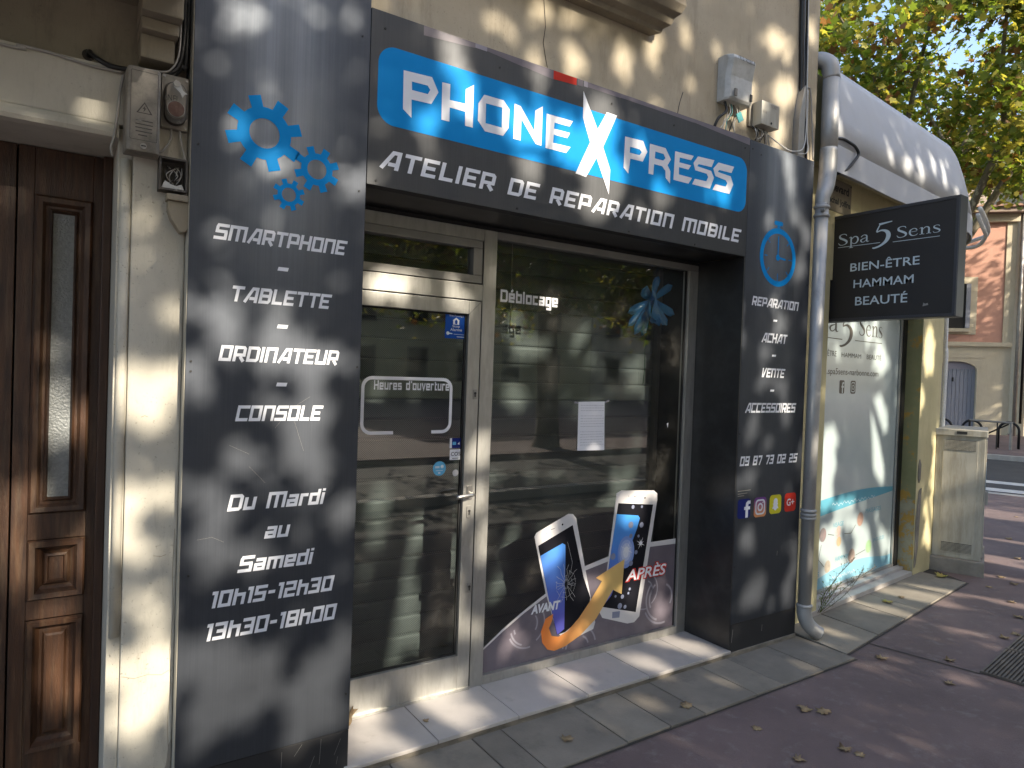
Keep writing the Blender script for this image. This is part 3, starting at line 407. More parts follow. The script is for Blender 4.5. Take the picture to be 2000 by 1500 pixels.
TG = {
 'A': g(.9, op((.08, 0), (.5, .9), (.79, .9), (.79, 0)), op((.36, .27), (.69, .27))),
 'B': g(.8, cl((.1, .1), (.62, .1), (.7, .2), (.7, .8), (.62, .9), (.1, .9)), op((.2, .5), (.6, .5))),
 'C': g(.8, op((.84, .9), (.1, .9), (.1, .1), (.8, .1))),
 'D': g(.82, cl((.1, .1), (.64, .1), (.72, .18), (.72, .82), (.64, .9), (.1, .9))),
 'E': g(.76, op((.8, .9), (.1, .9), (.1, .1), (.72, .1)), op((.2, .5), (.64, .5))),
 'H': g(.8, op((.1, 0), (.1, 1)), op((.7, 0), (.7, 1)), op((.2, .5), (.6, .5))),
 'I': g(.22, op((.1, 0), (.1, 1))),
 'L': g(.7, op((.1, 1), (.1, .1), (.7, .1))),
 'M': g(1.15, op((.1, 0), (.1, .9), (1.05, .9), (1.05, 0)), op((.575, 0), (.575, .8))),
 'N': g(.8, op((.1, 0), (.1, .9), (.7, .9), (.7, 0))),
 'O': g(.8, cl((.1, .1), (.7, .1), (.7, .9), (.1, .9))),
 'P': g(.78, op((.1, 0), (.1, .9), (.62, .9), (.7, .82), (.7, .4), (.2, .4))),
 'R': g(.8, op((.1, 0), (.1, .9), (.62, .9), (.7, .82), (.7, .42), (.2, .42)), op((.45, .32), (.72, 0))),
 'S': g(.8, op((.84, .9), (.14, .9), (.1, .8), (.1, .52), (.68, .52), (.7, .42), (.7, .1), (-.04, .1))),
 'T': g(.76, op((0, .9), (.8, .9)), op((.38, .8), (.38, 0))),
 'U': g(.8, op((.1, 1), (.1, .1), (.7, .1), (.7, 1))),
 'V': g(.76, op((.1, 1), (.14, .1), (.3, .1), (.68, 1))),
 'u': g(.7, op((.1, .78), (.1, .1), (.6, .1), (.6, .78))),
 'a': g(.7, op((.08, .68), (.6, .68), (.6, 0)), op((.5, .1), (.1, .1), (.1, .38), (.5, .38))),
 'r': g(.52, op((.1, 0), (.1, .68), (.52, .68))),
 'd': g(.7, op((.6, 1), (.6, .1), (.1, .1), (.1, .68), (.5, .68))),
 'i': g(.22, op((.1, 0), (.1, .76)), op((.1, .86), (.1, 1.02))),
 'm': g(1.0, op((.1, 0), (.1, .68), (.9, .68), (.9, 0)), op((.5, 0), (.5, .58))),
 'e': g(.7, op((.66, .1), (.1, .1), (.1, .68), (.6, .68), (.6, .38), (.2, .38))),
 'h': g(.7, op((.1, 0), (.1, 1)), op((.2, .62), (.6, .62), (.6, 0))),
 's': g(.66, op((.62, .68), (.1, .68), (.1, .4), (.56, .4), (.56, .1), (0, .1))),
 'o': g(.7, cl((.1, .1), (.6, .1), (.6, .68), (.1, .68))),
 'v': g(.64, op((.06, .78), (.32, .06), (.58, .78))),
 't': g(.5, op((.2, .98), (.2, .1), (.5, .1)), op((.3, .68), (.5, .68))),
 'c': g(.62, op((.6, .68), (.1, .68), (.1, .1), (.6, .1))),
 'l': g(.22, op((.1, 0), (.1, 1))),
 'b': g(.7, op((.1, 1), (.1, .1), (.6, .1), (.6, .68), (.2, .68))),
 'g': g(.7, op((.5, .1), (.1, .1), (.1, .68), (.6, .68), (.6, -.22), (.1, -.22))),
 "é": g(.7, op((.66, .1), (.1, .1), (.1, .68), (.6, .68), (.6, .38), (.2, .38)), op((.28, .86), (.48, 1.05))),
 "'": g(.2, op((.1, .78), (.1, 1.02))),
 '0': g(.76, cl((.1, .1), (.66, .1), (.66, .9), (.1, .9))),
 '1': g(.36, op((0, .9), (.24, .9), (.24, 0))),
 '2': g(.74, op((.02, .9), (.62, .9), (.62, .5), (.1, .5), (.1, .1), (.72, .1))),
 '3': g(.74, op((0, .9), (.62, .9), (.62, .1), (-.02, .1)), op((.15, .5), (.52, .5))),
 '5': g(.74, op((.74, .9), (.1, .9), (.1, .52), (.62, .52), (.62, .1), (-.02, .1))),
 '7': g(.7, op((.02, .9), (.6, .9), (.6, .7), (.34, 0))),
 '8': g(.76, cl((.1, .1), (.66, .1), (.66, .9), (.1, .9)), op((.2, .5), (.56, .5))),
 '9': g(.74, op((.02, .1), (.64, .1), (.64, .9), (.1, .9), (.1, .48), (.54, .48))),
 '-': g(.5, op((.02, .5), (.44, .5))),
 ' ': g(.5),
}
def serif(pts, *extra):
    return (pts, extra)
SG = {}
def _cm(pts, n=5):
    P = [Vector((p[0], p[1], p[2])) for p in pts]; return [tuple(q) for q in catmull(P, n)]
def sg(ch, w, *st): SG[ch] = (w, [(s, False) for s in st])
_S = [(.56, .80, .03), (.50, .94, .06), (.32, 1.0, .05), (.12, .90, .09), (.13, .68, .15), (.36, .50, .17), (.55, .32, .15), (.55, .12, .09), (.34, 0, .05), (.12, .04, .06), (.02, .22, .03)]
sg('S', .68, _cm(_S))
sg('s', .46, _cm([(x*.68, y*.66, w*.72) for x, y, w in _S]))
sg('p', .64, [(.13, .64, .1), (.13, -.32, .1)], _cm([(.18, .44, .05), (.32, .62, .07), (.50, .58, .09), (.58, .32, .11), (.48, .06, .09), (.32, 0, .06), (.18, .1, .05)]), [(0, -.34, .045), (.28, -.34, .045)], [(-.02, .56, .03), (.1, .64, .06)])
sg('a', .60, _cm([(.08, .48, .06), (.16, .60, .05), (.30, .65, .06), (.42, .56, .09), (.44, .36, .1), (.44, .12, .1), (.50, .02, .06), (.6, .06, .03)]), _cm([(.38, .38, .04), (.2, .32, .07), (.07, .2, .1), (.12, .04, .07), (.26, .02, .05), (.38, .14, .04)]))
sg('e', .58, _cm([(.08, .36, .04), (.30, .37, .04), (.48, .39, .05)]), _cm([(.49, .44, .06), (.42, .60, .07), (.27, .65, .05), (.1, .52, .09), (.06, .3, .11), (.14, .08, .09), (.3, 0, .06), (.44, .04, .05), (.53, .14, .03)]))
sg('n', .70, [(.14, .64, .1), (.14, .02, .1)], _cm([(.19, .46, .04), (.32, .62, .06), (.46, .62, .08), (.54, .48, .1), (.54, .2, .1), (.54, .02, .1)]), [(.0, .02, .045), (.085, .02, .045)], [(.195, .02, .045), (.28, .02, .045)], [(.4, .02, .045), (.485, .02, .045)], [(.595, .02, .045), (.68, .02, .045)], [(0, .56, .03), (.1, .64, .06)])
sg('5', .66, [(.2, 1.0, .13), (.66, 1.08, .05)], _cm([(.22, .94, .04), (.17, .78, .05), (.12, .6, .05)]), _cm([(.12, .56, .05), (.3, .64, .09), (.48, .54, .14), (.55, .3, .16), (.48, 0, .14), (.28, -.24, .1), (.06, -.34, .09), (0, -.3, .05)]))
sg(' ', .3)
def glyph_text(body, x0, x1, z0, z1, fr, m, name, parent, off=.0012, shear=.2, stroke=.2, gap=.10, table=TG, hmax=1.0, hmin=0.0, mono=True):
    """strokes of every letter, fitted to the measured box, as one flat print"""
    quads = []; x = 0
    for ch in body:
        w, sts = table[ch]
        for si, (pts, cls) in enumerate(sts):
            for q in band(pts, stroke, cls): quads.append(([(p.x+x+shear*p.y, p.y) for p in q], si))
        x += w+gap
    a0 = min(p[0] for q, _ in quads for p in q); a1 = max(p[0] for q, _ in quads for p in q)
    b = MB()
    for q, si in quads:
        b.add([fr(x0+(p[0]-a0)/(a1-a0)*(x1-x0), z0+(p[1]-hmin)/(hmax-hmin)*(z1-z0), off+.0002*si) for p in q], [(0, 1, 2, 3)])
    return b.build(name, m, parent)
_fontcache = {}
def text(body, x0, x1, z0, z1, fr, m, name, parent, off=.0012, shear=0.0, bold=0.0, keep=False):
    key = (body, shear, bold)
    if key not in _fontcache:
        c = bpy.data.curves.new('text', 'FONT'); c.body = body; c.shear = shear; c.offset = bold; c.resolution_u = 3
        o = bpy.data.objects.new('text', c); COL.objects.link(o)
        dg = bpy.context.evaluated_depsgraph_get(); me = o.evaluated_get(dg).to_mesh()
        V = [(v.co.x, v.co.y) for v in me.vertices]; Fc = [tuple(p.vertices) for p in me.polygons]
        o.evaluated_get(dg).to_mesh_clear(); bpy.data.objects.remove(o); bpy.data.curves.remove(c)
        _fontcache[key] = (V, Fc)
    V, Fc = _fontcache[key]
    ax, bx_ = min(v[0] for v in V), max(v[0] for v in V); az, bz = min(v[1] for v in V), max(v[1] for v in V)
    return MB().add([fr(x0+(a-ax)/(bx_-ax)*(x1-x0), z0+(b-az)/(bz-az)*(z1-z0), off) for a, b in V], Fc).build(name, m, parent)
def flat(polys, fr, m, name, parent, off=.001, label=None):
    b = MB()
    for p in polys:
        o, h = (p if isinstance(p, tuple) and len(p) == 2 and isinstance(p[1], list) and (not p[1] or isinstance(p[1][0], list)) else (p, []))
        b.sheet(o, h, off, fr)
    return b.build(name, m, parent, label=label)
def screw(x, z, fr, parent, m=None, r=.005, off=.0):
    return MB().prism(circ(x, z, r, 8), off+.003, off, fr).build('screw', m or GASK, parent)
G = -.055
rng = random.Random(7)
# ------------------------------------------------------------ the setting: ground, paving, road
DV = Vector((.931, .364, 0)); UV = Vector((.364, -.931, 0)); C0 = Vector((0, -2.618, 0))
def far(u, d, z=0.0):                    # ground frame beyond the side street
    p = C0+DV*d+UV*u; return (p.x, p.y, z)
def quad_obj(name, m, pts, kind='structure', parent=None):
    b = MB(); b.add(pts, [tuple(range(len(pts)))]); return b.build(name, m, parent, kind=kind)
quad_obj('ground', CONC, [(-140, -140, G-.13), (200, -140, G-.13), (200, 200, G-.13), (-140, 200, G-.13)])
# pavement of purple asphalt along the boulevard, with its kerb, ending at the side street
def poly_slab(name, m, pts, z0, z1, parent=None):
    n = len(pts); b = MB()
    b.add([(p[0], p[1], z1) for p in pts]+[(p[0], p[1], z0) for p in pts], [tuple(range(n))]+[(i, i+n, (i+1) % n+n, (i+1) % n) for i in range(n)])
    return b.build(name, m, parent, kind='structure' if parent is None else None)
pav = poly_slab('pavement', ASPH, [(-40, -4.6), far(5.2, 13.4)[:2], far(-8, 13.4)[:2], (-40, 8)], G-.13, G)
k = poly_slab('kerb', KERB, [far(5.4, 13.4)[:2], far(5.4, 13.62)[:2], far(-9, 13.62)[:2], far(-9, 13.4)[:2]], G-.13, G+.002)
poly_slab('kerb', KERB, [(-40, -4.8), (11.0, -4.8), (11.0, -4.6), (-40, -4.6)], G-.13, G+.002)
road = quad_obj('road', ROADM, [(-60, -12, G-.118), (70, -12, G-.118), (70, 40, G-.118), (-60, 40, G-.118)])
for i, d in enumerate((14.7, 15.9)):
    quad_obj('crossing_stripe', PAINT, [far(-2.2, d, G-.112), far(4.4, d, G-.112), far(4.4, d+.45, G-.112), far(-2.2, d+.45, G-.112)], kind=None, parent=road)
far_pav = poly_slab('far_pavement', ASPH, [far(-20, 21.6)[:2], far(14, 21.6)[:2], far(14, 60)[:2], far(-20, 60)[:2]], G-.13, G-.004)
poly_slab('kerb', KERB, [far(-20, 21.35)[:2], far(14, 21.35)[:2], far(14, 21.6)[:2], far(-20, 21.6)[:2]], G-.13, G+.0)
poly_slab('opposite_pavement', ASPH, [(-60, -33), (70, -33), (70, -8.3), (-60, -8.3)], G-.13, G-.002)
# strips of pale paving stones along the foot of the fronts
paving = quad_obj('paving_bed', JOINT, [(-1.2, -.392, G+.002), (4.086, -.392, G+.002), (4.086, .30, G+.002), (-1.2, .30, G+.002)])
xs = [-1.2, -.55, .0, .42, .82, 1.2, 1.60, 1.757, 2.2, 2.48, 2.722, 3.13, 3.365, 3.75, 4.084]
for i in range(len(xs)-1):
    a, b = xs[i]+.003, xs[i+1]-.003
    h = G+.012+rng.uniform(-.002, .002)
    box('paving_slab', SLABS[(i*5) % 3 % 2], a, b, -.388+rng.uniform(-.003, .003), .03, G, h, paving, .003)
bed2 = quad_obj('paving_bed', JOINT, [(4.09, -.325, G+.002), (6.56, .02, G+.002), (6.75, .40, G+.002), (4.09, .20, G+.002)])
ss = [0.0, .50, .98, 1.30, 1.86, 2.40]
for i in range(len(ss)-1):
    P = []
    for s_, side in ((ss[i], 0), (ss[i+1], 0), (ss[i+1], 1), (ss[i], 1)):
        if side == 0:
            t = s_/2.42; P.append((4.092+2.46*t+(.004 if s_ == ss[i] else -.004), -.322+.342*t))
        else:
            q = spaP(s_+(.0 if i else 0), .0, 0); P.append((q[0]+(.004 if s_ == ss[i] else -.004)+.0, q[1]-.0))
    bb = MB(); hh = G+.012+rng.uniform(-.002, .002)
    bb.add([(x, y, hh) for x, y in P]+[(x, y, G) for x, y in P], [(0, 1, 2, 3), (0, 4, 5, 1), (1, 5, 6, 2), (2, 6, 7, 3), (3, 7, 4, 0)])
    bb.build('paving_slab', SLABS[1 if i != 1 else 0], bed2, bevel=.003)
# sawn joint and the seam of the asphalt beside the paving
MB().add([(4.40, -.27, G+.003), (4.415, -.27, G+.003), (4.555, -.877, G+.003), (4.54, -.877, G+.003)], [(0, 3, 2, 1)]).build('asphalt_joint', JOINT, pav)
MB().add([(-1, -.392, G+.003), (4.09, -.392, G+.003), (4.09, -.402, G+.003), (-1, -.404, G+.003)], [(0, 3, 2, 1)]).build('asphalt_joint', JOINT, pav)
MB().add([(4.09, -.33, G+.003), (6.56, .015, G+.003), (6.56, .005, G+.003), (4.09, -.34, G+.003)], [(0, 3, 2, 1)]).build('asphalt_joint', JOINT, pav)
# metal grate sunk in the pavement
gr = thing('drain_grate', 'ribbed metal grate set into the purple pavement under dry leaves', 'grate', (4.56, -.87, G))
gf = lambda a, b_, c: (4.56+a*.991+b_*.13, -.87+a*.131-b_*.991, c)
box('grate_bed', JOINT, 0, 1.7, 0, .42, G+.0015, G+.004, gr, fr=gf)
for a0, a1 in ((0, .55), (.56, 1.12), (1.13, 1.7)):
    bar = MB()
    for j in range(21):
        bar.box(a0+.008, a1-.008, .004+j*.02, .015+j*.02, G+.004, G+.014, fr=gf)
    bar.build('grate_bars', GRATE, gr, kind='stuff')
    for e in (a0, a1-.008): box('grate_rim', GRATE, e, e+.007, 0, .42, G+.004, G+.016, gr, fr=gf)

# ------------------------------------------------------------ the shop building
bld = thing('shop_building', 'cream plastered house front above the dark phone repair shopfront', 'building', (2.2, .3, G))
box('wall', PLAST, .385, 4.13, .06, .55, 2.42, 9.5, bld)
box('wall', PLAST, .385, 1.0, .07, .70, G-.05, 2.42, bld); box('wall', PLAST, 3.45, 4.13, .07, .70, G-.05, 2.42, bld)
box('wall', PLAST, 3.9, 4.129, .551, 8, G-.05, 9.5, bld)
sill = MB()
prof = [(.06, 3.44), (.0, 3.44), (-.01, 3.46), (-.05, 3.47), (-.065, 3.50), (-.10, 3.515), (-.12, 3.55), (-.12, 3.585), (-.10, 3.60), (.06, 3.61)]
sc = [(.0, .0)]
for x in (1.2, 2.60):
    for y, z in prof: sill.v.append((x+(0 if x < 2 else (.06-y)*.45), y, z))
n = len(prof)
for i in range(n): sill.f.append((i, (i+1) % n, (i+1) % n+n, i+n)); sill.m.append(0)
sill.f += [tuple(range(n-1, -1, -1)), tuple(range(n, 2*n))]; sill.m += [0, 0]
sill.build('window_sill', STONED, bld, bevel=.004)
box('window_frame', ALUD, 1.3, 2.5, .03, .3, 3.62, 5.0, bld)
crk = MB(); cp = [(1.905, 3.55), (1.900, 3.40), (1.915, 3.28), (1.905, 3.20), (1.925, 3.12), (1.945, 3.06)]
for i in range(len(cp)-1):
    a, b_ = cp[i], cp[i+1]; crk.add([FAC(a[0]-.002, a[1], -.0585), FAC(a[0]+.002, a[1], -.0585), FAC(b_[0]+.002, b_[1], -.0585), FAC(b_[0]-.002, b_[1], -.0585)], [(0, 1, 2, 3)])
crk.build('wall_crack', JOINT, bld)
box('shop_interior', DARKIN, 1.0, 3.45, .72, .76, -.05, 2.6, bld); box('shop_interior', DARKIN, 1.0, 3.45, .41, .72, 2.42, 2.6, bld)
box('shop_interior', DARKIN, 1.0, 3.45, .40, .72, -.05, -.004, bld)

# doorstep of pale tiles
st = thing('doorstep', 'low doorstep of pale stone tiles under the glass shopfront', 'step', (2.2, .15, G))
box('riser', RISER, 1.0, 4.05, -.004, .40, G-.02, -.018, st, .004)
tx = [1.0, 1.424, 1.853, 2.28, 2.712, 3.146, 3.395]
for i in range(6): box('tile', TILE, tx[i]+.002, tx[i+1]-.002, -.012+rng.uniform(-.002, .002), .37, -.018, .0+rng.uniform(-.001, .001), st, .003)

# wide pilaster with gears and opening days
pw = thing('sign_pilaster', 'wide dark brushed pilaster with three blue gears and white opening hours', 'sign panel', (.7, 0, G), 'dark shopfront pilasters')
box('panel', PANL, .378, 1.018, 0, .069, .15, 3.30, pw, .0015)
box('edge_trim', CREAM, .3755, .3778, .004, .069, G-.03, 3.3, pw)
box('plinth', PLINTH, .384, 1.018, .003, .069, G-.03, .147, pw, .0015)
box('side_panel', BLACK, 1.002, 1.0195, .0695, .37, G-.02, 2.36, pw)
def gear(cx, cz, ro, ri, rh, n, rot, name, parent, m, fr):
    P = []
    for k in range(n):
        a = rot+2*math.pi*k/n; w = math.pi/n
        for da, r in ((-.98*w, ri), (-.56*w, ri), (-.42*w, ro), (.42*w, ro), (.56*w, ri)): P.append((cx+r*math.cos(a+da), cz+r*math.sin(a+da)))
    return flat([(P, [circ(cx, cz, rh, 32)])], fr, m, name, parent, .0012)
gear(.622, 2.466, .138, .096, .054, 8, R(17), 'gear', pw, BLUE, FAC); gear(.819, 2.372, .088, .061, .037, 8, R(20), 'gear', pw, BLUE, FAC)
gear(.716, 2.258, .060, .042, .026, 8, R(20), 'gear', pw, BLUE, FAC)
for body, x0, x1, z0, z1 in (('SMARTPHONE', .456, .95, 2.058, 2.115), ('TABLETTE', .526, .894, 1.842, 1.899), ('ORDINATEUR', .484, .93, 1.625, 1.682), ('CONSOLE', .547, .873, 1.407, 1.465)):
    glyph_text(body, x0, x1, z0, z1, FAC, WHITE, 'lettering', pw)
for body, x0, x1, z0, z1 in (('Du Mardi', .528, .893, 1.079, 1.139), ('Samedi', .569, .854, .848, .908), ('10h15-12h30', .485, .939, .731, .791), ('13h30-18h00', .471, .953, .614, .676)):
    glyph_text(body, x0, x1, z0, z1, FAC, WHITE, 'lettering', pw)
glyph_text('au', .661, .758, .965, 1.010, FAC, WHITE, 'lettering', pw, hmax=.78)
for x, z in ((.703, 1.977), (.707, 1.762), (.71, 1.544)): flat([[(x-.021, z-.007), (x+.017, z-.007), (x+.021, z+.007), (x-.017, z+.007)]], FAC, WHITE, 'lettering', pw)
for x, z in ((.985, 2.93), (.40, 2.38), (.99, 2.32), (1.005, 1.62), (.395, 1.62), (.395, 1.585), (.405, .86), (1.0, .30)): screw(x, z, FAC, pw, GASK, .004)
scr = MB()
for pts in ([(.53, 1.32), (.60, 1.285)], [(.60, 1.24), (.66, 1.175)], [(.82, 1.50), (.75, 1.455), (.69, 1.38)], [(.76, 1.41), (.80, 1.29)], [(.43, .985), (.48, .99), (.52, .968)]):
    for q in band(pts, .0006): scr.add([FAC(p.x, p.y, .0006) for p in q], [(0, 1, 2, 3)])
scr.build('scratch', ALUD, pw, kind='stuff')
scr = MB()
for pts in ([(.80, .10), (.83, .14)], [(.90, .04), (.905, .14)], [(.96, .06), (.985, .12)], [(.75, .05), (.752, .13)], [(.86, .03), (.88, .08)], [(.97, .02), (.975, .05)]):
    for q in band(pts, .0012): scr.add([FAC(p.x, p.y, -.0022) for p in q], [(0, 1, 2, 3)])
scr.build('scratch', ALUD, pw, kind='stuff')

# narrow pilaster with the stopwatch
pn = thing('sign_pilaster', 'narrow dark brushed pilaster with a blue stopwatch and four app icons', 'sign panel', (3.71, 0, G), 'dark shopfront pilasters')
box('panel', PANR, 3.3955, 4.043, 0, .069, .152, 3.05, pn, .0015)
box('plinth', PLINTH, 3.398, 4.05, .003, .069, -.02, .149, pn, .0015)
box('reveal_panel', BLACK, 3.385, 3.3945, .0015, .36, .0015, 2.355, pn)
box('reveal_panel', BLACK, 3.36, 3.45, .41, .72, .0, 2.36, pn)
ringm = [(circ(3.705, 2.389, .180, 48), [circ(3.705, 2.389, .146, 48)])]
em = flat(ringm, FAC, BLUE, 'stopwatch_emblem', pn, .0012)
flat([rrect(3.655, 3.742, 2.585, 2.612, .012), [(3.685, 2.57), (3.715, 2.57), (3.712, 2.584), (3.688, 2.584)]], FAC, BLUE, 'stopwatch_emblem', pn, .0012)
hand = MB()
for pts, w in (([(3.703, 2.39), (3.703, 2.52)], .010), ([(3.72, 2.388), (3.782, 2.383)], .012), ([(3.705, 2.225), (3.705, 2.29)], .006), ([(3.62, 2.32), (3.585, 2.28)], .006), ([(3.62, 2.47), (3.588, 2.505)], .006), ([(3.79, 2.47), (3.82, 2.5)], .006), ([(3.79, 2.31), (3.82, 2.28)], .006), ([(3.57, 2.39), (3.60, 2.39)], .006), ([(3.81, 2.385), (3.845, 2.385)], .006)):
    for q in band(pts, w): hand.add([FAC(p.x, p.y, .0012) for p in q], [(0, 1, 2, 3)])
hand.sheet(circ(3.703, 2.388, .020, 16), [], .0014, FAC); hand.build('stopwatch_hand', BLUE, pn, kind='stuff')
for body, x0, x1, z0, z1 in (('REPARATION', 3.468, 3.941, 2.076, 2.132), ('ACHAT', 3.575, 3.835, 1.859, 1.918), ('VENTE', 3.592, 3.827, 1.645, 1.702), ('ACCESSOIRES', 3.446, 3.957, 1.427, 1.487), ('09 87 73 02 25', 3.415, 3.996, 1.106, 1.164)):
    glyph_text(body, x0, x1, z0, z1, FAC, WHITE, 'lettering', pn)
for x, z in ((3.703, 1.998), (3.705, 1.781), (3.701, 1.564)): flat([[(x-.021, z-.006), (x+.017, z-.006), (x+.021, z+.006), (x-.017, z+.006)]], FAC, WHITE, 'lettering', pn)
ic = flat([rrect(3.414, 3.534, .787, .905, .02)], FAC, NAVY, 'app_icon', pn)
glyphf = [(3.488, .790), (3.512, .790), (3.512, .838), (3.530, .838), (3.530, .857), (3.512, .857), (3.514, .872), (3.533, .873), (3.533, .892), (3.508, .893), (3.490, .880), (3.488, .857), (3.474, .857), (3.474, .838), (3.488, .838)]
flat([glyphf], FAC, WHITE, 'icon_mark', ic, .0016)
ic = flat([rrect(3.568, 3.690, .783, .905, .025)], FAC, INSTA, 'app_icon', pn)
flat([(rrect(3.582, 3.676, .797, .892, .026), [rrect(3.592, 3.666, .807, .882, .020)]), (circ(3.629, .844, .026, 24), [circ(3.629, .844, .015, 24)]), circ(3.655, .872, .005, 10)], FAC, WHITE, 'icon_mark', ic, .0016)
ic = flat([rrect(3.722, 3.842, .790, .909, .026)], FAC, YEL, 'app_icon', pn)
gh = [(3.751, .821), (3.765, .822), (3.771, .815), (3.782, .809), (3.793, .815), (3.799, .822), (3.813, .821), (3.812, .828), (3.803, .838), (3.803, .846), (3.809, .852), (3.802, .856), (3.803, .872), (3.796, .884), (3.782, .889), (3.768, .884), (3.761, .872), (3.762, .856), (3.755, .852), (3.761, .846), (3.761, .838), (3.752, .828)]
flat([gh], FAC, WHITE, 'icon_mark', ic, .0016)
ic = flat([rrect(3.876, 3.996, .792, .910, .024)], FAC, RED, 'app_icon', pn)
text('G+', 3.898, 3.978, .828, .874, FAC, WHITE, 'icon_mark', ic, .0016, 0, .02)
for x, z in ((3.42, 3.0), (3.5, 2.98), (4.02, 2.25), (3.405, 1.3), (3.405, .5)): screw(x, z, FAC, pn, GASK, .004)
scr = MB()
for pts in ([(3.41, .955), (3.53, .957)], [(3.41, .938), (3.50, .94)], [(3.41, .925), (3.47, .926)], [(3.82, .52), (3.822, .55)], [(3.70, .06), (3.702, .10)], [(3.41, .04), (3.42, .12)]):
    for q in band(pts, .0035): scr.add([FAC(p.x, p.y, .0007 if p.y > .15 else -.0022) for p in q], [(0, 1, 2, 3)])
scr.build('scratch', ALUD, pn, kind='stuff')

# fascia board
fb = thing('fascia_board', 'long dark fascia board with a rounded blue panel and white shop lettering', 'shop sign', (2.2, 0, 2.36))
box('board', PANF, 1.0205, 3.393, 0, .059, 2.356, 3.056, fb, .0015)
tr_ = MB()
for a, b_, m_ in ((1.25, 1.50, 0), (1.50, 1.56, 1), (1.56, 1.76, 0), (1.76, 1.93, 0), (1.93, 2.07, 2), (2.075, 2.11, 0), (2.115, 2.14, 1), (2.14, 2.36, 0), (2.36, 2.9, 0), (2.9, 3.39, 0)):
    tr_.add([FAC(a, 3.026 + .012*math.sin(a*9), .0008), FAC(b_, 3.024+.012*math.sin(b_*9), .0008), FAC(b_, 3.055, .0008), FAC(a, 3.055, .0008)], [(0, 1, 2, 3)], m_)
tr_.build('old_film_edge', [LILAC, LILACL, RED], fb)
flat([rrect(1.054, 3.373, 2.608, 2.925, .075, 10)], FAC, BLUE, 'blue_panel', fb, .001)
flat([(o, h) for o, h in LOGO], FAC, WHITE, 'lettering', fb, .0022)
glyph_text('ATELIER DE REPARATION MOBILE', 1.071, 3.345, 2.430, 2.508, FAC, WHITE, 'lettering', fb, gap=.16)
for x, z in ((1.08, 2.99), (1.63, 2.985), (2.30, 2.99), (2.75, 2.985), (1.06, 2.375), (1.75, 2.375), (2.45, 2.37), (2.95, 2.37), (3.35, 2.99)): screw(x, z, FAC, fb, GASK, .005)
box('soffit_panel', BLACK, 1.0205, 3.384, .0605, .40, 2.3585, 2.41, fb)

# aluminium frame with the opening light above the door
fy0, fy1 = .345, .40
sf = thing('shopfront_frame', 'grey aluminium frame with a small tilting pane above the glass door', 'frame', (1.5, .36, 0))
box('post', ALU, 1.790, 1.867, fy0, fy1, 0, 2.337, sf, .002)
box('head_rail', ALU, 1.0205, 1.789, fy0, fy1, 2.279, 2.337, sf, .002)
box('head_panel', GASK, 1.0205, 3.384, fy0+.01, fy1, 2.338, 2.3575, sf)
box('middle_rail', ALU, 1.0205, 1.789, fy0, fy1, 1.977, 2.058, sf, .002)
tl = MB(); Y0, Y1 = fy0-.006, fy1-.005
for b_ in ((1.0205, 1.778, 2.062, 2.101), (1.0205, 1.778, 2.238, 2.2765), (1.726, 1.778, 2.102, 2.237), (1.0205, 1.06, 2.102, 2.237)): tl.box(b_[0], b_[1], Y0, Y1, b_[2], b_[3])
sash = tl.build('tilting_sash', ALUD, sf, bevel=.002)
box('gasket', GASK, 1.779, 1.7895, fy0+.012, fy1, 2.059, 2.2785, sf)
MB().add([(1.06, .372, 2.10), (1.727, .372, 2.10), (1.727, .372, 2.239), (1.06, .372, 2.239)], [(0, 1, 2, 3)]).build('pane', GLASS, sash)

# the glass door
dr = thing('glass_door', 'aluminium framed glass shop door with opening hours frame and stickers', 'door', (1.4, .36, 0))
box('stile', ALU, 1.714, 1.783, fy0, fy1, .012, 1.971, dr, .002); box('stile', ALU, 1.0215, 1.085, fy0, fy1, .012, 1.971, dr, .002)
box('top_rail', ALU, 1.0855, 1.7135, fy0, fy1, 1.904, 1.971, dr, .002); box('bottom_rail', ALU, 1.0855, 1.7135, fy0, fy1, .012, .181, dr, .002)
box('door_gasket', GASK, 1.7835, 1.7895, fy0+.012, fy1, .0, 1.975, dr); box('door_gasket', GASK, 1.0215, 1.7835, fy0+.012, fy1, 1.9715, 1.9765, dr)
box('door_sweep', ALU, 1.0215, 1.784, fy0-.012, fy0-.0005, .001, .014, dr)
mit = MB()
mit.add([FGL(1.7145, 1.905, .0275), FGL(1.7165, 1.905, .0275), FGL(1.783, 1.970, .0275), FGL(1.781, 1.970, .0275)], [(0, 1, 2, 3)]); mit.build('mitre_joint', GASK, dr)
gk = MB()
for b_ in ((1.085, 1.714, 1.897, 1.904), (1.085, 1.714, .181, .190), (1.704, 1.714, .19, 1.897)): gk.box(b_[0], b_[1], .366, .378, b_[2], b_[3])
gk.build('pane_gasket', GASK, dr)
MB().add([(1.085, .3721, .185), (1.71, .3721, .185), (1.71, .3721, 1.90), (1.085, .3721, 1.90)], [(0, 1, 2, 3)]).build('pane', GLASS, dr)
hd = MB().tube([(1.748, .338, 1.003), (1.748, .30, 1.003), (1.735, .292, 1.003), (1.66, .292, .998), (1.648, .296, .996)], .0095, 10).build('handle', STEEL, dr, smooth=True)
MB().prism(rrect(1.734, 1.764, .972, 1.040, .004), .034, .0275, FGL).build('handle_plate', STEEL, hd)
for x, z, w, h in ((1.7505, .908, .026, .062), (1.762, 1.503, .022, .05), (1.766, .521, .022, .05)):
    lp = MB().prism(rrect(x-w/2, x+w/2, z-h/2, z+h/2, .005), .031, .0275, FGL).build('lock_plate', ALUD, dr)
    MB().prism(circ(x, z+.006, .006, 10), .034, .0312, FGL).prism(rrect(x-.003, x+.003, z-.014, z+.002, .001), .033, .0312, FGL).build('keyhole', GASK, lp)
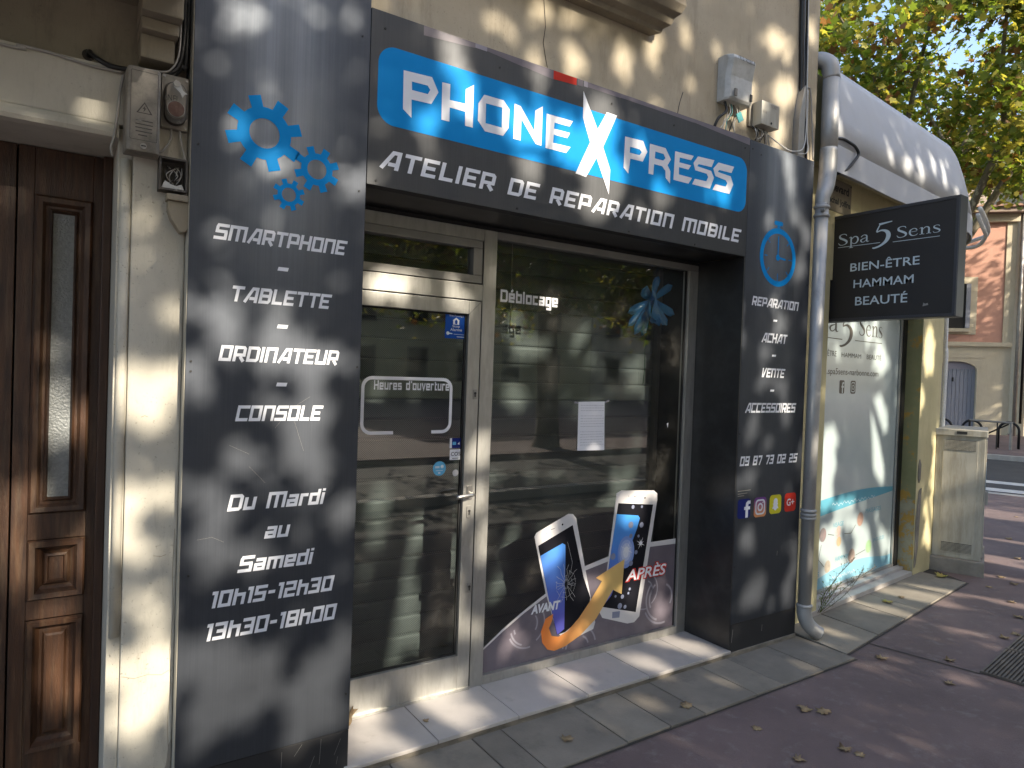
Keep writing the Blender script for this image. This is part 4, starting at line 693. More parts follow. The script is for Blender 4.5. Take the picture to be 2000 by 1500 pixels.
box('shutter_latch', GASK, 1.688, 1.704, .374, .40, .53, .56, dr)
hf = [(x, z) for x, z in DOOR['hframe']]
hx0, hx1, hz0, hz1 = 1.178, 1.640, 1.315, 1.573
cs = []
for cx, cz, a in ((hx0+.045, hz0+.045, 270), (hx0+.045, hz1-.045, 180), (hx1-.045, hz1-.045, 90), (hx1-.045, hz0+.045, 0)):
    cs += [(cx+.045*math.cos(R(a-90*k/6)), cz+.045*math.sin(R(a-90*k/6))) for k in range(7)]
cs = [(hf[0][0], hz0)]+cs+[(hf[-1][0], hz0)]
hb = MB()
for q in band(cs, .016): hb.add([FGL(p.x, p.y, .0012) for p in q], [(0, 1, 2, 3)])
hb.build('hours_outline', WHITE, dr)
glyph_text("Heurés d'ouverturé".replace('é', 'e'), DOOR['htext'][0][0], DOOR['htext'][1][0], DOOR['htext'][0][1]-.002, DOOR['htext'][0][1]+.042, FGL, WHITE, 'lettering', dr, shear=0, stroke=.18, gap=.14)
al = DOOR['alarm']; ax0, ax1, az0, az1 = al[3][0], al[1][0], al[3][1], al[1][1]
stk = flat([[(ax0, az0), (ax1, az0), (ax1, az1), (ax0, az1)]], FGL, print_mat('alarm_blue', (.01, .07, .34), .4), 'sticker', dr, .0010)
aw_, ah_ = ax1-ax0, az1-az0
AX = lambda t: ax0+aw_*t
AZ = lambda t: az0+ah_*t
text('Site Protégé', AX(.18), AX(.84), AZ(.865), AZ(.945), FGL, WHITE, 'sticker_print', stk, .0016)
text('Stop', AX(.33), AX(.68), AZ(.42), AZ(.54), FGL, WHITE, 'sticker_print', stk, .0016, 0, .01); text('Alarme', AX(.24), AX(.78), AZ(.30), AZ(.41), FGL, WHITE, 'sticker_print', stk, .0016, 0, .01)
flat([([(AX(.36), AZ(.56)), (AX(.64), AZ(.56)), (AX(.64), AZ(.72)), (AX(.67), AZ(.72)), (AX(.5), AZ(.84)), (AX(.33), AZ(.72)), (AX(.36), AZ(.72))], [[(AX(.46), AZ(.58)), (AX(.55), AZ(.58)), (AX(.57), AZ(.70)), (AX(.5), AZ(.77)), (AX(.44), AZ(.70))]])], FGL, WHITE, 'sticker_print', stk, .0016)
flat([circ(AX(.13), AZ(.20), .009, 12), [(AX(.2), AZ(.18)), (AX(.34), AZ(.17)), (AX(.34), AZ(.21)), (AX(.2), AZ(.22))], [(AX(.4), AZ(.17)), (AX(.92), AZ(.16)), (AX(.92), AZ(.175)), (AX(.4), AZ(.185))], [(AX(.55), AZ(.06)), (AX(.9), AZ(.06)), (AX(.9), AZ(.09)), (AX(.55), AZ(.09))]], FGL, LTEXT, 'sticker_print', stk, .0016)
cx, cz = DOOR['round'][0]
stk = flat([circ(cx, cz, .036, 28)], FGL, STK, 'sticker', dr, .0010)
flat([[(cx-.024, cz+.002), (cx+.0, cz+.002), (cx+.0, cz+.012), (cx-.024, cz+.012)], circ(cx+.015, cz+.009, .009, 12), [(cx-.02, cz-.012), (cx+.02, cz-.012), (cx+.02, cz-.009), (cx-.02, cz-.009)], [(cx-.006, cz-.026), (cx+.006, cz-.026), (cx+.006, cz-.018), (cx-.006, cz-.018)]], FGL, LTEXT, 'sticker_print', stk, .0016)
q = DOOR['card']; stk = flat([[(q[3][0], q[3][1]), (q[2][0], q[3][1]), (q[2][0], q[0][1]), (q[3][0], q[0][1])]], FGL, NAVY, 'sticker', dr, .0010)
x0, x1, z0, z1 = q[3][0], q[2][0], q[3][1], q[0][1]
flat([[(x0, z0), (x0+.012, z0), (x0+.012, z1), (x0, z1)]], FGL, WHITE, 'sticker_print', stk, .0016); flat([rrect(x0+.016, x0+.036, z0+.016, z1-.018, .003)], FGL, STK, 'sticker_print', stk, .0018)
flat([([(x1-.018, z0+.02), (x1-.006, z0+.016), (x1-.006, z1-.018)], [])], FGL, WHITE, 'sticker_print', stk, .0016)
q = DOOR['cos']; x0, x1, z0, z1 = q[3][0], q[2][0], q[3][1], q[0][1]
stk = flat([[(x0, z0), (x1, z0), (x1, z1), (x0, z1)]], FGL, WHITE, 'sticker', dr, .0010)
text('COS', x0+.006, x1-.004, z1-.032, z1-.013, FGL, GASK, 'sticker_print', stk, .0016, 0, .01); flat([[(x0+.014, z0+.006), (x1-.014, z0+.006), (x1-.014, z0+.009), (x0+.014, z0+.009)]], FGL, GASK, 'sticker_print', stk, .0016)
cx, cz = DOOR['white'][0]; flat([circ(cx, cz, .017, 20)], FGL, PHW, 'sticker', dr, .0010)

# the display window
sw = thing('shop_window', 'large shop window with a before and after phone print along its bottom', 'window', (2.6, .36, 0))
box('frame_rail', ALU, 1.8675, 3.384, fy0, fy1, .001, .046, sw, .002); box('frame_rail', ALUD, 1.8675, 3.384, fy0, fy1, 2.300, 2.337, sw, .002)
box('frame_stile', ALU, 3.306, 3.384, fy0, fy1, .0465, 2.2995, sw, .002)
gk = MB()
for b_ in ((1.8675, 1.876, .0465, 2.2995), (3.297, 3.3055, .0465, 2.2995)): gk.box(b_[0], b_[1], .366, .379, b_[2], b_[3])
gk.build('pane_gasket', GASK, sw)
MB().add([(1.874, .3721, .044), (3.30, .3721, .044), (3.30, .3721, 2.302), (1.874, .3721, 2.302)], [(0, 1, 2, 3)]).build('pane', GLASS, sw)
q = DOOR['deblo']
glyph_text('Déblocage', q[0][0], q[1][0], q[2][1]-.002, q[2][1]+.062, FGL, WHITE, 'lettering', sw, shear=0, stroke=.2, gap=.12)
dc = flat([DEC['swoosh']], FGL, LILAC, 'window_print', sw, .0008)
flat([DEC['border']], FGL, PHW, 'print_border', dc, .0011)
for i, (cx, cz) in enumerate(DEC['arcs']):
    r0 = (.11, .12, .10, .14)[i]; am = MB()
    for rr, a0, a1 in ((r0, 2.4, 4.4), (r0*.8, 2.2, 3.6), (r0*1.15, 3.6, 4.9), (r0*.6, -.6, 1.2), (r0*1.05, -1.0, .9)):
        pts = [(cx+rr*math.cos(a0+(a1-a0)*k/14), cz+rr*math.sin(a0+(a1-a0)*k/14)) for k in range(15)]
        for p in band(pts, r0*.09):
            if all(v.x < 3.29 and v.y > .06 for v in p) and all(v.y < .16+.42*(v.x-1.88) for v in p): am.add([FGL(v.x, v.y, .0010) for v in p], [(0, 1, 2, 3)])
    if am.v: am.build('print_arc', LILACL, dc, kind='stuff')
flat([DEC['phoneL'], DEC['phoneR']], FGL, PHW, 'print_phone', dc, .0014); flat([DEC['screenL'], DEC['screenR']], FGL, PHK, 'print_screen', dc, .0017)
flat([DEC['blueL'], DEC['blueR']], FGL, PHB, 'print_screen', dc, .0020)
bk = MB()
for i, (cx, cz) in enumerate(DEC['bokeh']): bk.sheet(circ(cx, cz, (.012, .009, .02, .017, .014, .009, .013, .016, .009, .008, .013, .018, .012, .008, .02)[i], 16), [], .0022+.00005*i, FGL)
bk.build('print_glint', BOKEH, dc, kind='stuff')
fl = MB()
for (cx, cz), r in zip(DEC['flare'], (.055, .040)):
    for k in range(8):
        a = k*math.pi/4+.3; rr = r*(1 if k % 2 else .7)
        fl.add([FGL(cx+.004*math.cos(a+1.57), cz+.004*math.sin(a+1.57), .0026+k*.00005), FGL(cx-.004*math.cos(a+1.57), cz-.004*math.sin(a+1.57), .0026+k*.00005), FGL(cx+rr*math.cos(a), cz+rr*math.sin(a), .0026+k*.00005)], [(0, 1, 2)])
    fl.sheet(circ(cx, cz, r*.32, 14), [], .0032, FGL)
fl.build('print_glint', WHITE, dc, kind='stuff')
(gx_, gz_) = DEC['flare'][0]
for i_, (rr, cc) in enumerate(((.085, (.20, .30, .62)), (.066, (.32, .40, .66)), (.048, (.48, .53, .70)), (.030, (.66, .68, .76)))):
    flat([circ(gx_-.004, gz_-.015, rr*.8, 24, rr*1.15)], FGL, print_mat('phone_glow_print', cc, .35), 'print_glow', dc, .00205+.00003*i_)
flat([DEC['arrow']], FGL, ARR, 'print_arrow', dc, .0030)
ck = MB(); cx, cz = DEC['crackc'][0]; r2 = random.Random(4)
for k in range(17):
    a = 2*math.pi*k/17+r2.uniform(-.12, .12); rr = r2.uniform(.05, .11)
    pts = [(cx+.012*math.cos(a), cz+.012*math.sin(a))]
    for j in range(1, 5): pts.append((cx+(.012+rr*j/4)*math.cos(a+r2.uniform(-.09, .09)), cz+(.012+rr*j/4*(1.3 if abs(math.sin(a)) > .5 else .8))*math.sin(a+r2.uniform(-.09, .09))))
    for q in band(pts, .0016): ck.add([FGL(p.x, p.y, .0024) for p in q], [(0, 1, 2, 3)])
for rr in (.024, .045, .07):
    for k in range(9):
        if r2.random() < .75:
            a = k*.7; pts = [(cx+rr*math.cos(a), cz+rr*1.1*math.sin(a)), (cx+rr*math.cos(a+.6), cz+rr*1.1*math.sin(a+.6))]
            for q in band(pts, .0014): ck.add([FGL(p.x, p.y, .0025) for p in q], [(0, 1, 2, 3)])
for q in band([(cx+.0, cz+.24), (cx+.04, cz+.12), (cx+.03, cz+.05)], .0014): ck.add([FGL(p.x, p.y, .0025) for p in q], [(0, 1, 2, 3)])
ck.build('print_crack', PHW, dc, kind='stuff')
flat([circ(cx, cz, .011, 12, .017)], FGL, PHK, 'print_crack', dc, .0028)
dk = MB()
for i, (x, z) in enumerate(DEC['camL'][:3]+DEC['camR'][:3]): dk.sheet(circ(x, z, .006 if i % 3 == 0 else .0025, 10) if i % 3 != 1 else [(x-.013, z-.001), (x+.013, z+.003), (x+.013, z+.006), (x-.013, z+.002)], [], .0018, FGL)
dk.build('print_lens', PHK, dc, kind='stuff')
flat([(DEC['homebtn'], [])], FGL, BOKEH, 'print_button', dc, .0018)
(a0, b0), (a1, b1) = DEC['avant']; text('AVANT', a0, a1, b0+.008, b0+.058, FGL, WHITE, 'lettering', sw, .0034, .2, .05)
(a0, b0), (a1, b1) = DEC['apres']
apf = lambda a, b_, d: FGL(a, b_, d)
text('APRÈS', a0-.006, a1+.006, b0+.002, b0+.098, apf, RED, 'lettering', sw, .0036, .2, .085)
text('APRÈS', a0, a1, b0+.008, b0+.092, apf, WHITE, 'lettering', sw, .0040, .2, .02)
flat([[(3.175, 1.335), (3.190, 1.340), (3.187, 1.308)]], FGL, WHITE, 'tape_scrap', sw, .001)

# sheet of paper taped inside
q = DOOR['paper']; pp = thing('paper_notice', 'white typed sheet of paper taped to the shop window', 'notice', (q[3][0], .37, q[3][1]))
ps = MB(); nx, nz = 6, 10
for j in range(nz+1):
    for i in range(nx+1):
        t, u_ = i/nx, j/nz
        x = (q[3][0]*(1-t)+q[2][0]*t)*(1-u_)+(q[0][0]*(1-t)+q[1][0]*t)*u_; z = (q[3][1]*(1-t)+q[2][1]*t)*(1-u_)+(q[0][1]*(1-t)+q[1][1]*t)*u_
        ps.v.append((x, .3712-.006*(1-u_)*abs(t-.4)-.002*math.sin(t*5)*(1-u_)-.0008, z))
for j in range(nz):
    for i in range(nx): b_ = j*(nx+1)+i; ps.f.append((b_, b_+1, b_+nx+2, b_+nx+1)); ps.m.append(0)
ps.build('sheet', PAPER, pp, smooth=True)
tw = MB(); X0, X1, Z0, Z1 = q[3][0]+.014, q[2][0]-.016, q[3][1]+.03, q[0][1]-.02
for j in range(16):
    z = Z1-(Z1-Z0)*j/15
    if j in (3, 9): continue
    x = X0
    while x < X1-.01:
        w = rng.uniform(.006, .022); w = min(w, X1-x)
        tw.add([(x, .3615+.006*(z-Z0)/(Z1-Z0)*1.0, z), (x+w, .3615+.006*(z-Z0)/(Z1-Z0), z), (x+w, .3615+.006*(z-Z0)/(Z1-Z0), z+.0022), (x, .3615+.006*(z-Z0)/(Z1-Z0), z+.0022)], [(0, 1, 2, 3)]); x += w+.004
tw.build('typed_lines', PAPERT, pp, kind='stuff')
flat([[(q[0][0]-.03, q[0][1]-.008), (q[0][0]+.002, q[0][1]-.012), (q[0][0]+.002, q[0][1]-.004), (q[0][0]-.028, q[0][1]+.004)], [(q[1][0]-.002, q[1][1]-.012), (q[1][0]+.036, q[1][1]+.002), (q[1][0]+.034, q[1][1]+.012), (q[1][0]-.002, q[1][1]-.003)]], FGL, LILACL, 'tape', pp, .0015)

# the roller shutter behind the glass
rs = thing('roller_shutter', 'closed grey perforated roller shutter behind the shop glass', 'shutter', (2.15, .64, 0))
prof = [(.0, .0), (-.007, .003), (-.0085, .012), (-.0095, .045), (-.0085, .082), (-.0065, .094), (-.001, .0965), (-.001, .1025), (.006, .1025), (.006, 0)]
def slat_mesh(z):
    b_ = MB(); n = len(prof)
    for x in (1.02, 3.30):
        for y, zz in prof: b_.v.append((x, .64+y, z+zz))
    for i in range(n): b_.f.append((i, i+n, (i+1) % n+n, (i+1) % n)); b_.m.append(0)
    return b_
z0 = .016
first = slat_mesh(z0).build('slat', SLAT, rs)
for i in range(1, 23):
    c = first.copy(); COL.objects.link(c); c.parent = rs; c.location = first.location+Vector((rng.uniform(-.002, .002), rng.uniform(-.001, .001), .1035*i))
box('bottom_bar', ALUD, 1.02, 3.30, .628, .65, -.003, .0155, rs)
box('guide_rail', ALUD, 3.301, 3.335, .60, .67, .0, 2.40, rs, .002)
# chain hanging behind the glass
ch = thing('hanging_chain', 'thin metal chain hanging behind the window beside the white lettering', 'chain', (2.06, .5, 1.9))
hx = 2.065; MB().tube([(hx-.004, .5, 2.36), (hx, .5, 2.10)], .0012, 5).build('hook_wire', STEEL, ch)
for i in range(13):
    z = 2.09-i*.018; L_ = MB(); r_ = [(hx+(.0045*math.cos(a) if i % 2 else 0), .5+(0 if i % 2 else .0045*math.cos(a)), z+.012*math.sin(a)) for a in [2*math.pi*k/10 for k in range(11)]]
    L_.tube(r_, .0013, 5, cap=False).build('link', STEEL, ch, smooth=True)
# blue plastic flower stuck inside the window
fw = thing('plastic_flower', 'big blue plastic flower hanging behind the top corner of the window', 'flower', (3.0, .42, 1.78))
FP = [Vector(p) for p in DOOR['flower']]; Cn = FP[0]+Vector((0, .02, .01))
def petal(tip, w, depth, root=None):
    root = Vector(root) if root is not None else Cn.copy(); tip = Vector((tip[0], .42+depth, tip[2])); root.y = .42
    ax = tip-root; side = ax.cross(Vector((0, -1, 0))).normalized(); nn = side.cross(ax).normalized()
    b_ = MB(); ns = 8
    for i in range(ns+1):
        t = i/ns; ww = w*(.35+.65*math.sin(min(1, t*1.25)*math.pi/2))*(1 if t < .8 else math.sqrt(max(0, 1-((t-.8)/.2)**2))*.999+.001)
        for j in range(-2, 3):
            b_.v.append(tuple(root+ax*t+side*ww*j/2-nn*(.012*(1-(j/2)**2)+.02*math.sin(t*2.6))))
    for i in range(ns):
        for j in range(4): q_ = i*5+j; b_.f.append((q_, q_+1, q_+6, q_+5)); b_.m.append(0)
    return b_.build('petal', PETAL, fw, smooth=True)
for i, (tip, w, dp) in enumerate(((FP[1], .018, -.01), (FP[2], .016, .0), (FP[3], .026, .01), (FP[4], .018, .0), (FP[5], .016, .01), (FP[6], .018, .02), (FP[7], .022, .03), (FP[8], .015, .03), (FP[9], .028, -.025), (FP[10], .02, -.02), (FP[11], .020, -.02))): petal(tip, w*1.6, dp)
petal(FP[12]+Vector((0, 0, -.02)), .045, -.035, root=Cn+Vector((0, 0, .06)))
MB().tube([tuple(Cn+Vector((0, .0, -.02))), (FP[7].x, .43, FP[7].z-.02), (FP[7].x+.0, .43, FP[7].z-.20), (FP[7].x-.01, .43, FP[7].z-.30)], .0025, 6, smoothpts=4).build('stem', STEMG, fw, smooth=True)
# ------------------------------------------------------------ the stone house on the left and its door
sh = thing('stone_house', 'pale painted stone doorway and balcony of the neighbouring house', 'building', (-.4, .2, G))
jb = MB(); jb.box(.206, .3745, .06, .5, G-.05, 2.60); jb.build('jamb', STONE, sh, bevel=.006)
em_ = MB(); em_.box(.163, .2055, .072, .5, G-.05, 2.40); em_.build('jamb', STONE, sh, bevel=.004)
MB().tube([(.186, .071, .66), (.186, .071, 1.5), (.186, .071, 2.30)], .0165, 10).build('bead_moulding', STONE, sh, smooth=True)
box('lintel', STONE, -2, .2055, .061, .5, 2.41, 2.60, sh, .006)
ml = MB(); mp_ = [(.5, 2.358), (.075, 2.358), (.05, 2.362), (.042, 2.375), (.046, 2.39), (.052, 2.4), (.0605, 2.4095), (.5, 2.4095)]
for x in (-2, .1625):
    for y, z in mp_: ml.v.append((x, y, z))
n = len(mp_)
for i in range(n): ml.f.append((i, i+n, (i+1) % n+n, (i+1) % n)); ml.m.append(0)
ml.f += [tuple(range(n)), tuple(range(2*n-1, n-1, -1))]; ml.m += [0, 0]
ml.build('moulding', STONE, sh)
box('wall', STONED, -2, .374, .13, .5, 2.6005, 2.85, sh)  # shade of the balcony put in as a darker stone
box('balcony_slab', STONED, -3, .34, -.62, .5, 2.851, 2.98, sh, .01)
box('wall', STONE, -3, .374, .14, .6, 2.981, 9, sh); box('wall', STONE, -4, -1.2, .06, .6, G-.05, 2.60, sh)
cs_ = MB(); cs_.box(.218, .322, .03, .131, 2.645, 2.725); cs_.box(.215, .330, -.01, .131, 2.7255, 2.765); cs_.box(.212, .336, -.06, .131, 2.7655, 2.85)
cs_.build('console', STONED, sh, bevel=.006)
cb = MB(); P = [(.312, 2.172), (.383, 2.172), (.383, 2.095), (.372, 2.072), (.352, 2.066), (.322, 2.11), (.312, 2.14)]
cb.prism([(a, b_) for a, b_ in P], -.012, -.0595, FAC); cb.box(.306, .3745, .002, .0598, 2.1725, 2.195); cb.build('corbel', STONED, sh, bevel=.004)
box('threshold', CONC, -1.2, .162, .1, .5, G-.02, .02, sh, .006)
box('door_backing', DARKIN, -1.2, .1625, .40, .43, G, 2.358, sh)  # unseen dark backing added behind the door to stop a light leak

jc = MB()
for pts in ([(.366, 1.02), (.362, .86), (.368, .72), (.360, .58), (.366, .44), (.358, .33), (.364, .22)], [(.21, .52), (.25, .505), (.29, .51), (.335, .50), (.36, .512)], [(.25, 1.42), (.262, 1.425), (.272, 1.42)], [(.30, .93), (.325, .925), (.34, .93)]):
    for q in band(pts, .0016): jc.add([FAC(p.x, p.y, -.0592) for p in q], [(0, 1, 2, 3)])
jc.build('hairline_crack', STONED, sh, kind='stuff')
MB().prism([(.330, .02), (.372, .02), (.373, .26), (.364, .24), (.358, .17), (.346, .14), (.340, .08)], -.058, -.0605, FAC).build('chipped_patch', CONC, sh)
wd = thing('wooden_door', 'weathered brown panelled wooden door with a narrow frosted pane', 'door', (0, .33, .02))
DY = .33
def mould(x0, x1, z0, z1, steps, name, m, parent):
    """stepped picture-frame moulding; steps: (inset, y)"""
    b_ = MB()
    rings = [[(x0+i_, y_, z0+i_), (x1-i_, y_, z0+i_), (x1-i_, y_, z1-i_), (x0+i_, y_, z1-i_)] for i_, y_ in steps]
    for r_ in rings: b_.v += r_
    for k_ in range(len(rings)-1):
        for j in range(4): b_.f.append((k_*4+j, k_*4+(j+1) % 4, (k_+1)*4+(j+1) % 4, (k_+1)*4+j)); b_.m.append(0)
    return b_, len(rings)
box('stile', WOOD, .104, .161, DY, DY+.05, .02, 2.355, wd, .003); box('stile', WOOD, -.120, -.072, DY, DY+.05, .02, 2.355, wd, .003)
box('stop_strip', WOODD, .1315, .1615, DY-.03, DY-.0005, .02, 2.355, wd, .004)
for z0, z1 in ((.02, .195), (.675, .745), (.962, 1.055), (2.19, 2.355)): box('rail', WOOD, -.0715, .1035, DY+.0005, DY+.05, z0, z1, wd, .002)
for z0, z1, stp in ((.196, .674, [(0, DY-.004), (.006, DY-.016), (.022, DY-.014), (.03, DY+.006), (.042, DY+.020), (.050, DY+.020), (.058, DY+.008), (.066, DY+.006)]), (.746, .961, [(0, DY-.004), (.006, DY-.016), (.024, DY-.014), (.034, DY+.008), (.046, DY+.020), (.054, DY+.008), (.062, DY+.004), (.066, DY+.014), (.07, DY+.014)])):
    b_, n_ = mould(-.0715, .1035, z0, z1, stp, 'panel', WOOD, wd); b_.f.append(tuple((n_-1)*4+j for j in range(4))); b_.m.append(0); b_.build('panel', WOOD, wd)
b_, n_ = mould(-.0715, .1035, 1.056, 2.189, [(0, DY-.003), (.008, DY-.014), (.024, DY-.012), (.034, DY+.004), (.042, DY+.004), (.05, DY-.006), (.056, DY+.016)], 'panel', WOOD, wd)
fm = b_.build('pane_moulding', WOOD, wd)
MB().add([(-.02, DY+.0155, 1.108), (.05, DY+.0155, 1.108), (.05, DY+.0155, 2.138), (-.02, DY+.0155, 2.138)], [(0, 1, 2, 3)]).build('frosted_pane', FROST, fm)
box('stile', WOOD, -.30, -.1255, DY+.004, DY+.05, .02, 2.355, wd, .003); box('leaf_board', WOODD, -1.2, -.3005, DY+.01, DY+.05, .02, 2.355, wd)

# electric boxes on the stone jamb
mb_ = thing('electric_box', 'tall dirty grey plastic electric box with a lightning warning triangle', 'electric box', (.225, .03, 2.31))
mm = MB(); P = [(.174, .05), (.178, -.026), (.188, -.034), (.266, -.034), (.276, -.026), (.279, .05)]
for z in (2.309, 2.585): mm.v += [(x, y, z) for x, y in P]
for i in range(5): mm.f.append((i, i+1, i+7, i+6)); mm.m.append(0)
mm.f += [tuple(range(5, -1, -1)), tuple(range(6, 12)), (5, 0, 6, 11)]; mm.m += [0]*3
mm.build('cover', PLASD, mb_, bevel=.004)
FB = frame(0, -.0345)
flat([(rrect(.187, .268, 2.345, 2.572, .004), [rrect(.1885, .2665, 2.3465, 2.5705, .003)])], FB, PLASK, 'cover_rim', mb_, .0005)
flat([([(.205, 2.434), (.252, 2.434), (.2285, 2.472)], [[(.2105, 2.4365), (.2465, 2.4365), (.2285, 2.4665)]]), [(.231, 2.461), (.223, 2.449), (.228, 2.449), (.225, 2.438), (.234, 2.452), (.229, 2.452)]], FB, PLASK, 'warning_triangle', mb_, .0006)
flat([[(x0, z), (x1, z), (x1, z+.0035), (x0, z+.0035)] for x0, x1, z in ((.203, .254, 2.408), (.203, .254, 2.396), (.203, .252, 2.384), (.204, .252, 2.372), (.212, .238, 2.360))], FB, PLASK, 'printed_lines', mb_, .0006)
MB().prism(circ(.228, 2.327, .0095, 14), .004, 0, FB).build('screw', ALUD, mb_); MB().prism(rrect(.221, .235, 2.325, 2.329, .001), .0045, .0041, FB).build('screw_slot', GASK, mb_)
mr_ = thing('fuse_box', 'sooty fuse box with a loose white metal tab and a round red glass', 'fuse box', (.327, .03, 2.42))
MB().prism(rrect(.285, .3695, 2.424, 2.606, .006), -.03, -.059, FAC).build('back_plate', PLASD, mr_)
ov = MB(); ov.prism(rrect(.291, .361, 2.432, 2.578, .034), 0, -.0298, FAC); ov.build('body', PLASK, mr_, bevel=.008)
F0 = frame(0, 0)
flat([rrect(.297, .356, 2.45, 2.572, .028)], F0, PLASD, 'face_plate', mr_, .0008)
text('NEL', .300, .336, 2.508, 2.528, F0, GASK, 'lettering', mr_, .0016)
MB().prism(circ(.326, 2.481, .0255, 20), .012, .001, F0).build('red_glass', mat('dark_red_glass', (.06, .015, .015), .25), mr_)
MB().prism(circ(.326, 2.481, .0285, 20), .008, .0009, F0).build('glass_ring', ALUD, mr_)
tb = MB(); tb.prism([(.313, 2.565), (.322, 2.577), (.334, 2.572), (.345, 2.545), (.360, 2.536), (.350, 2.533), (.344, 2.520), (.337, 2.535), (.318, 2.550)], .018, .0135, F0); tb.build('metal_tab', PLAS, mr_, bevel=.001)
MB().prism(circ(.326, 2.563, .011, 14), .022, .0181, F0).build('tab_rivet', ALUD, mr_)
for x, z in ((.292, 2.598), (.362, 2.596), (.362, 2.432)): MB().prism(circ(x, z, .0045, 10), -.026, -.0299, FAC).build('screw', ALUD, mr_)
jo = thing('open_junction_box', 'open blackened junction box full of wires above the stone corbel', 'junction box', (.325, .03, 2.2))
w_ = MB(); w_.box(.281, .369, .052, .0585, 2.205, 2.318); w_.box(.281, .287, .005, .0518, 2.205, 2.318); w_.box(.363, .369, .005, .0518, 2.205, 2.318); w_.box(.2872, .3628, .005, .0518, 2.205, 2.212); w_.box(.2872, .3628, .005, .0518, 2.311, 2.318)
w_.build('shell', PLASK, jo); r3 = random.Random(3)
for i in range(9):
    x = r3.uniform(.295, .355); MB().tube([(x, .04, 2.23+r3.uniform(0, .02)), (x+r3.uniform(-.03, .03), .018, 2.26), (min(.358, max(.292, x+r3.uniform(-.02, .02))), .04, 2.295)], .0018, 5, smoothpts=4).build('wire', (CABLE, CABLEG, CABLEG)[i % 3], jo, smooth=True)
MB().prism([(.290, 2.214), (.36, 2.214), (.352, 2.232), (.335, 2.224), (.318, 2.228), (.30, 2.238)], -.012, -.05, FAC).build('terminal_block', PLAS, jo)
def cable(name, label, cat, pts, r, m, group=None, sm=6):
    o = MB().tube(pts, r, 8, smoothpts=sm).build(name, m, None, smooth=True); return tag(o, label, cat, group)
cable('black_cable', 'thick black cable coming out of the hole above the left door lintel', 'cable', [(.072, .14, 2.640), (.075, .10, 2.643), (.082, .08, 2.628), (.10, .05, 2.606), (.14, .046, 2.592), (.22, .045, 2.600), (.295, .044, 2.612), (.336, .046, 2.645), (.352, .05, 2.73), (.355, .05, 2.9), (.356, .05, 3.6)], .0085, CABLE)
cable('black_cable', 'second black cable rising beside the balcony bracket along the wide pilaster', 'cable', [(.20, .05, 2.588), (.30, .052, 2.600), (.345, .054, 2.65), (.364, .055, 2.75), (.367, .055, 3.7)], .008, CABLE)
cable('grey_cable', 'thin grey cable tacked along the top of the door lintel', 'cable', [(-.9, .055, 2.60), (-.16, .055, 2.583), (-.12, .055, 2.592), (-.03, .055, 2.592), (.08, .055, 2.582), (.168, .05, 2.584)], .005, CABLEG)
cable('grey_cable', 'grey cable looping down behind the tall electric box to the door corner', 'cable', [(.172, .05, 2.575), (.163, .048, 2.52), (.158, .045, 2.45), (.148, .042, 2.36), (.140, .045, 2.325), (.146, .055, 2.30)], .0045, CABLEG)
cable('white_wire', 'pale wire curling under the balcony bracket', 'cable', [(.215, .03, 2.604), (.29, .03, 2.611), (.318, .032, 2.635), (.335, .034, 2.68), (.34, .035, 2.76), (.336, .036, 2.9)], .003, CABLEG)
cable('grey_cable', 'grey cable hanging from the fuse box to the stone corbel', 'cable', [(.345, .04, 2.43), (.352, .04, 2.38), (.366, .03, 2.31), (.374, .028, 2.25), (.368, .03, 2.205), (.355, .03, 2.197)], .004, CABLEG)
cable('grey_cable', 'short grey cable between the fuse box and the open junction box', 'cable', [(.318, .04, 2.43), (.316, .04, 2.385), (.295, .035, 2.345), (.282, .04, 2.335)], .004, CABLEG)
MB().tube([(.072, .1285, 2.642), (.072, .134, 2.642)], .019, 14).build('cable_hole', JOINT, sh)

# ------------------------------------------------------------ telecom boxes, wires and downpipe
tb = thing('telecom_box', 'white plastic telecom box with printed numbers fixed above the fascia', 'telecom box', (3.25, .03, 3.2))
b_ = MB(); P = [(3.255, .0595), (3.245, .01), (3.265, -.03), (3.44-.10, -.035), (3.36, -.02), (3.37, .0595)]
P = [(3.152, .0595), (3.148, .0), (3.165, -.028), (3.345, -.034), (3.362, -.018), (3.366, .0595)]
for z, s_, dy in ((3.225, .0, .012), (3.24, 0, 0), (3.36, 0, .0), (3.42, 0, -.012), (3.455, 0, -.02), (3.475, 0, -.012), (3.482, .0, .012)):
    for x, y in P: b_.v.append((x, y+dy if y < .05 else y, z))
for r_ in range(6):
    for i in range(5): q_ = r_*6+i; b_.f.append((q_, q_+1, q_+7, q_+6)); b_.m.append(0)
    b_.f.append((r_*6+5, r_*6, r_*6+6, r_*6+11)); b_.m.append(0)
b_.f += [tuple(range(5, -1, -1)), tuple(range(36, 42))]; b_.m += [0, 0]
b_.build('cover', PLAS, tb, bevel=.004)
FT = frame(0, -.0555)
text('1915190280 8', 3.19, 3.335, 3.446, 3.468, frame(0, -.0545), GASK, 'lettering', tb, .001)
box('clip', PLASD, 3.185, 3.205, -.045, -.036, 3.245, 3.285, tb); box('clip', GASK, 3.327, 3.345, -.041, -.0355, 3.245, 3.285, tb); box('hinge', PLASD, 3.20, 3.22, -.01, .03, 3.483, 3.492, tb); box('hinge', PLASD, 3.30, 3.32, -.01, .03, 3.483, 3.492, tb)
wr = thing('hanging_wires', 'bunch of wires and a teal tag hanging under the white telecom box', 'wires', (3.2, .03, 3.06))
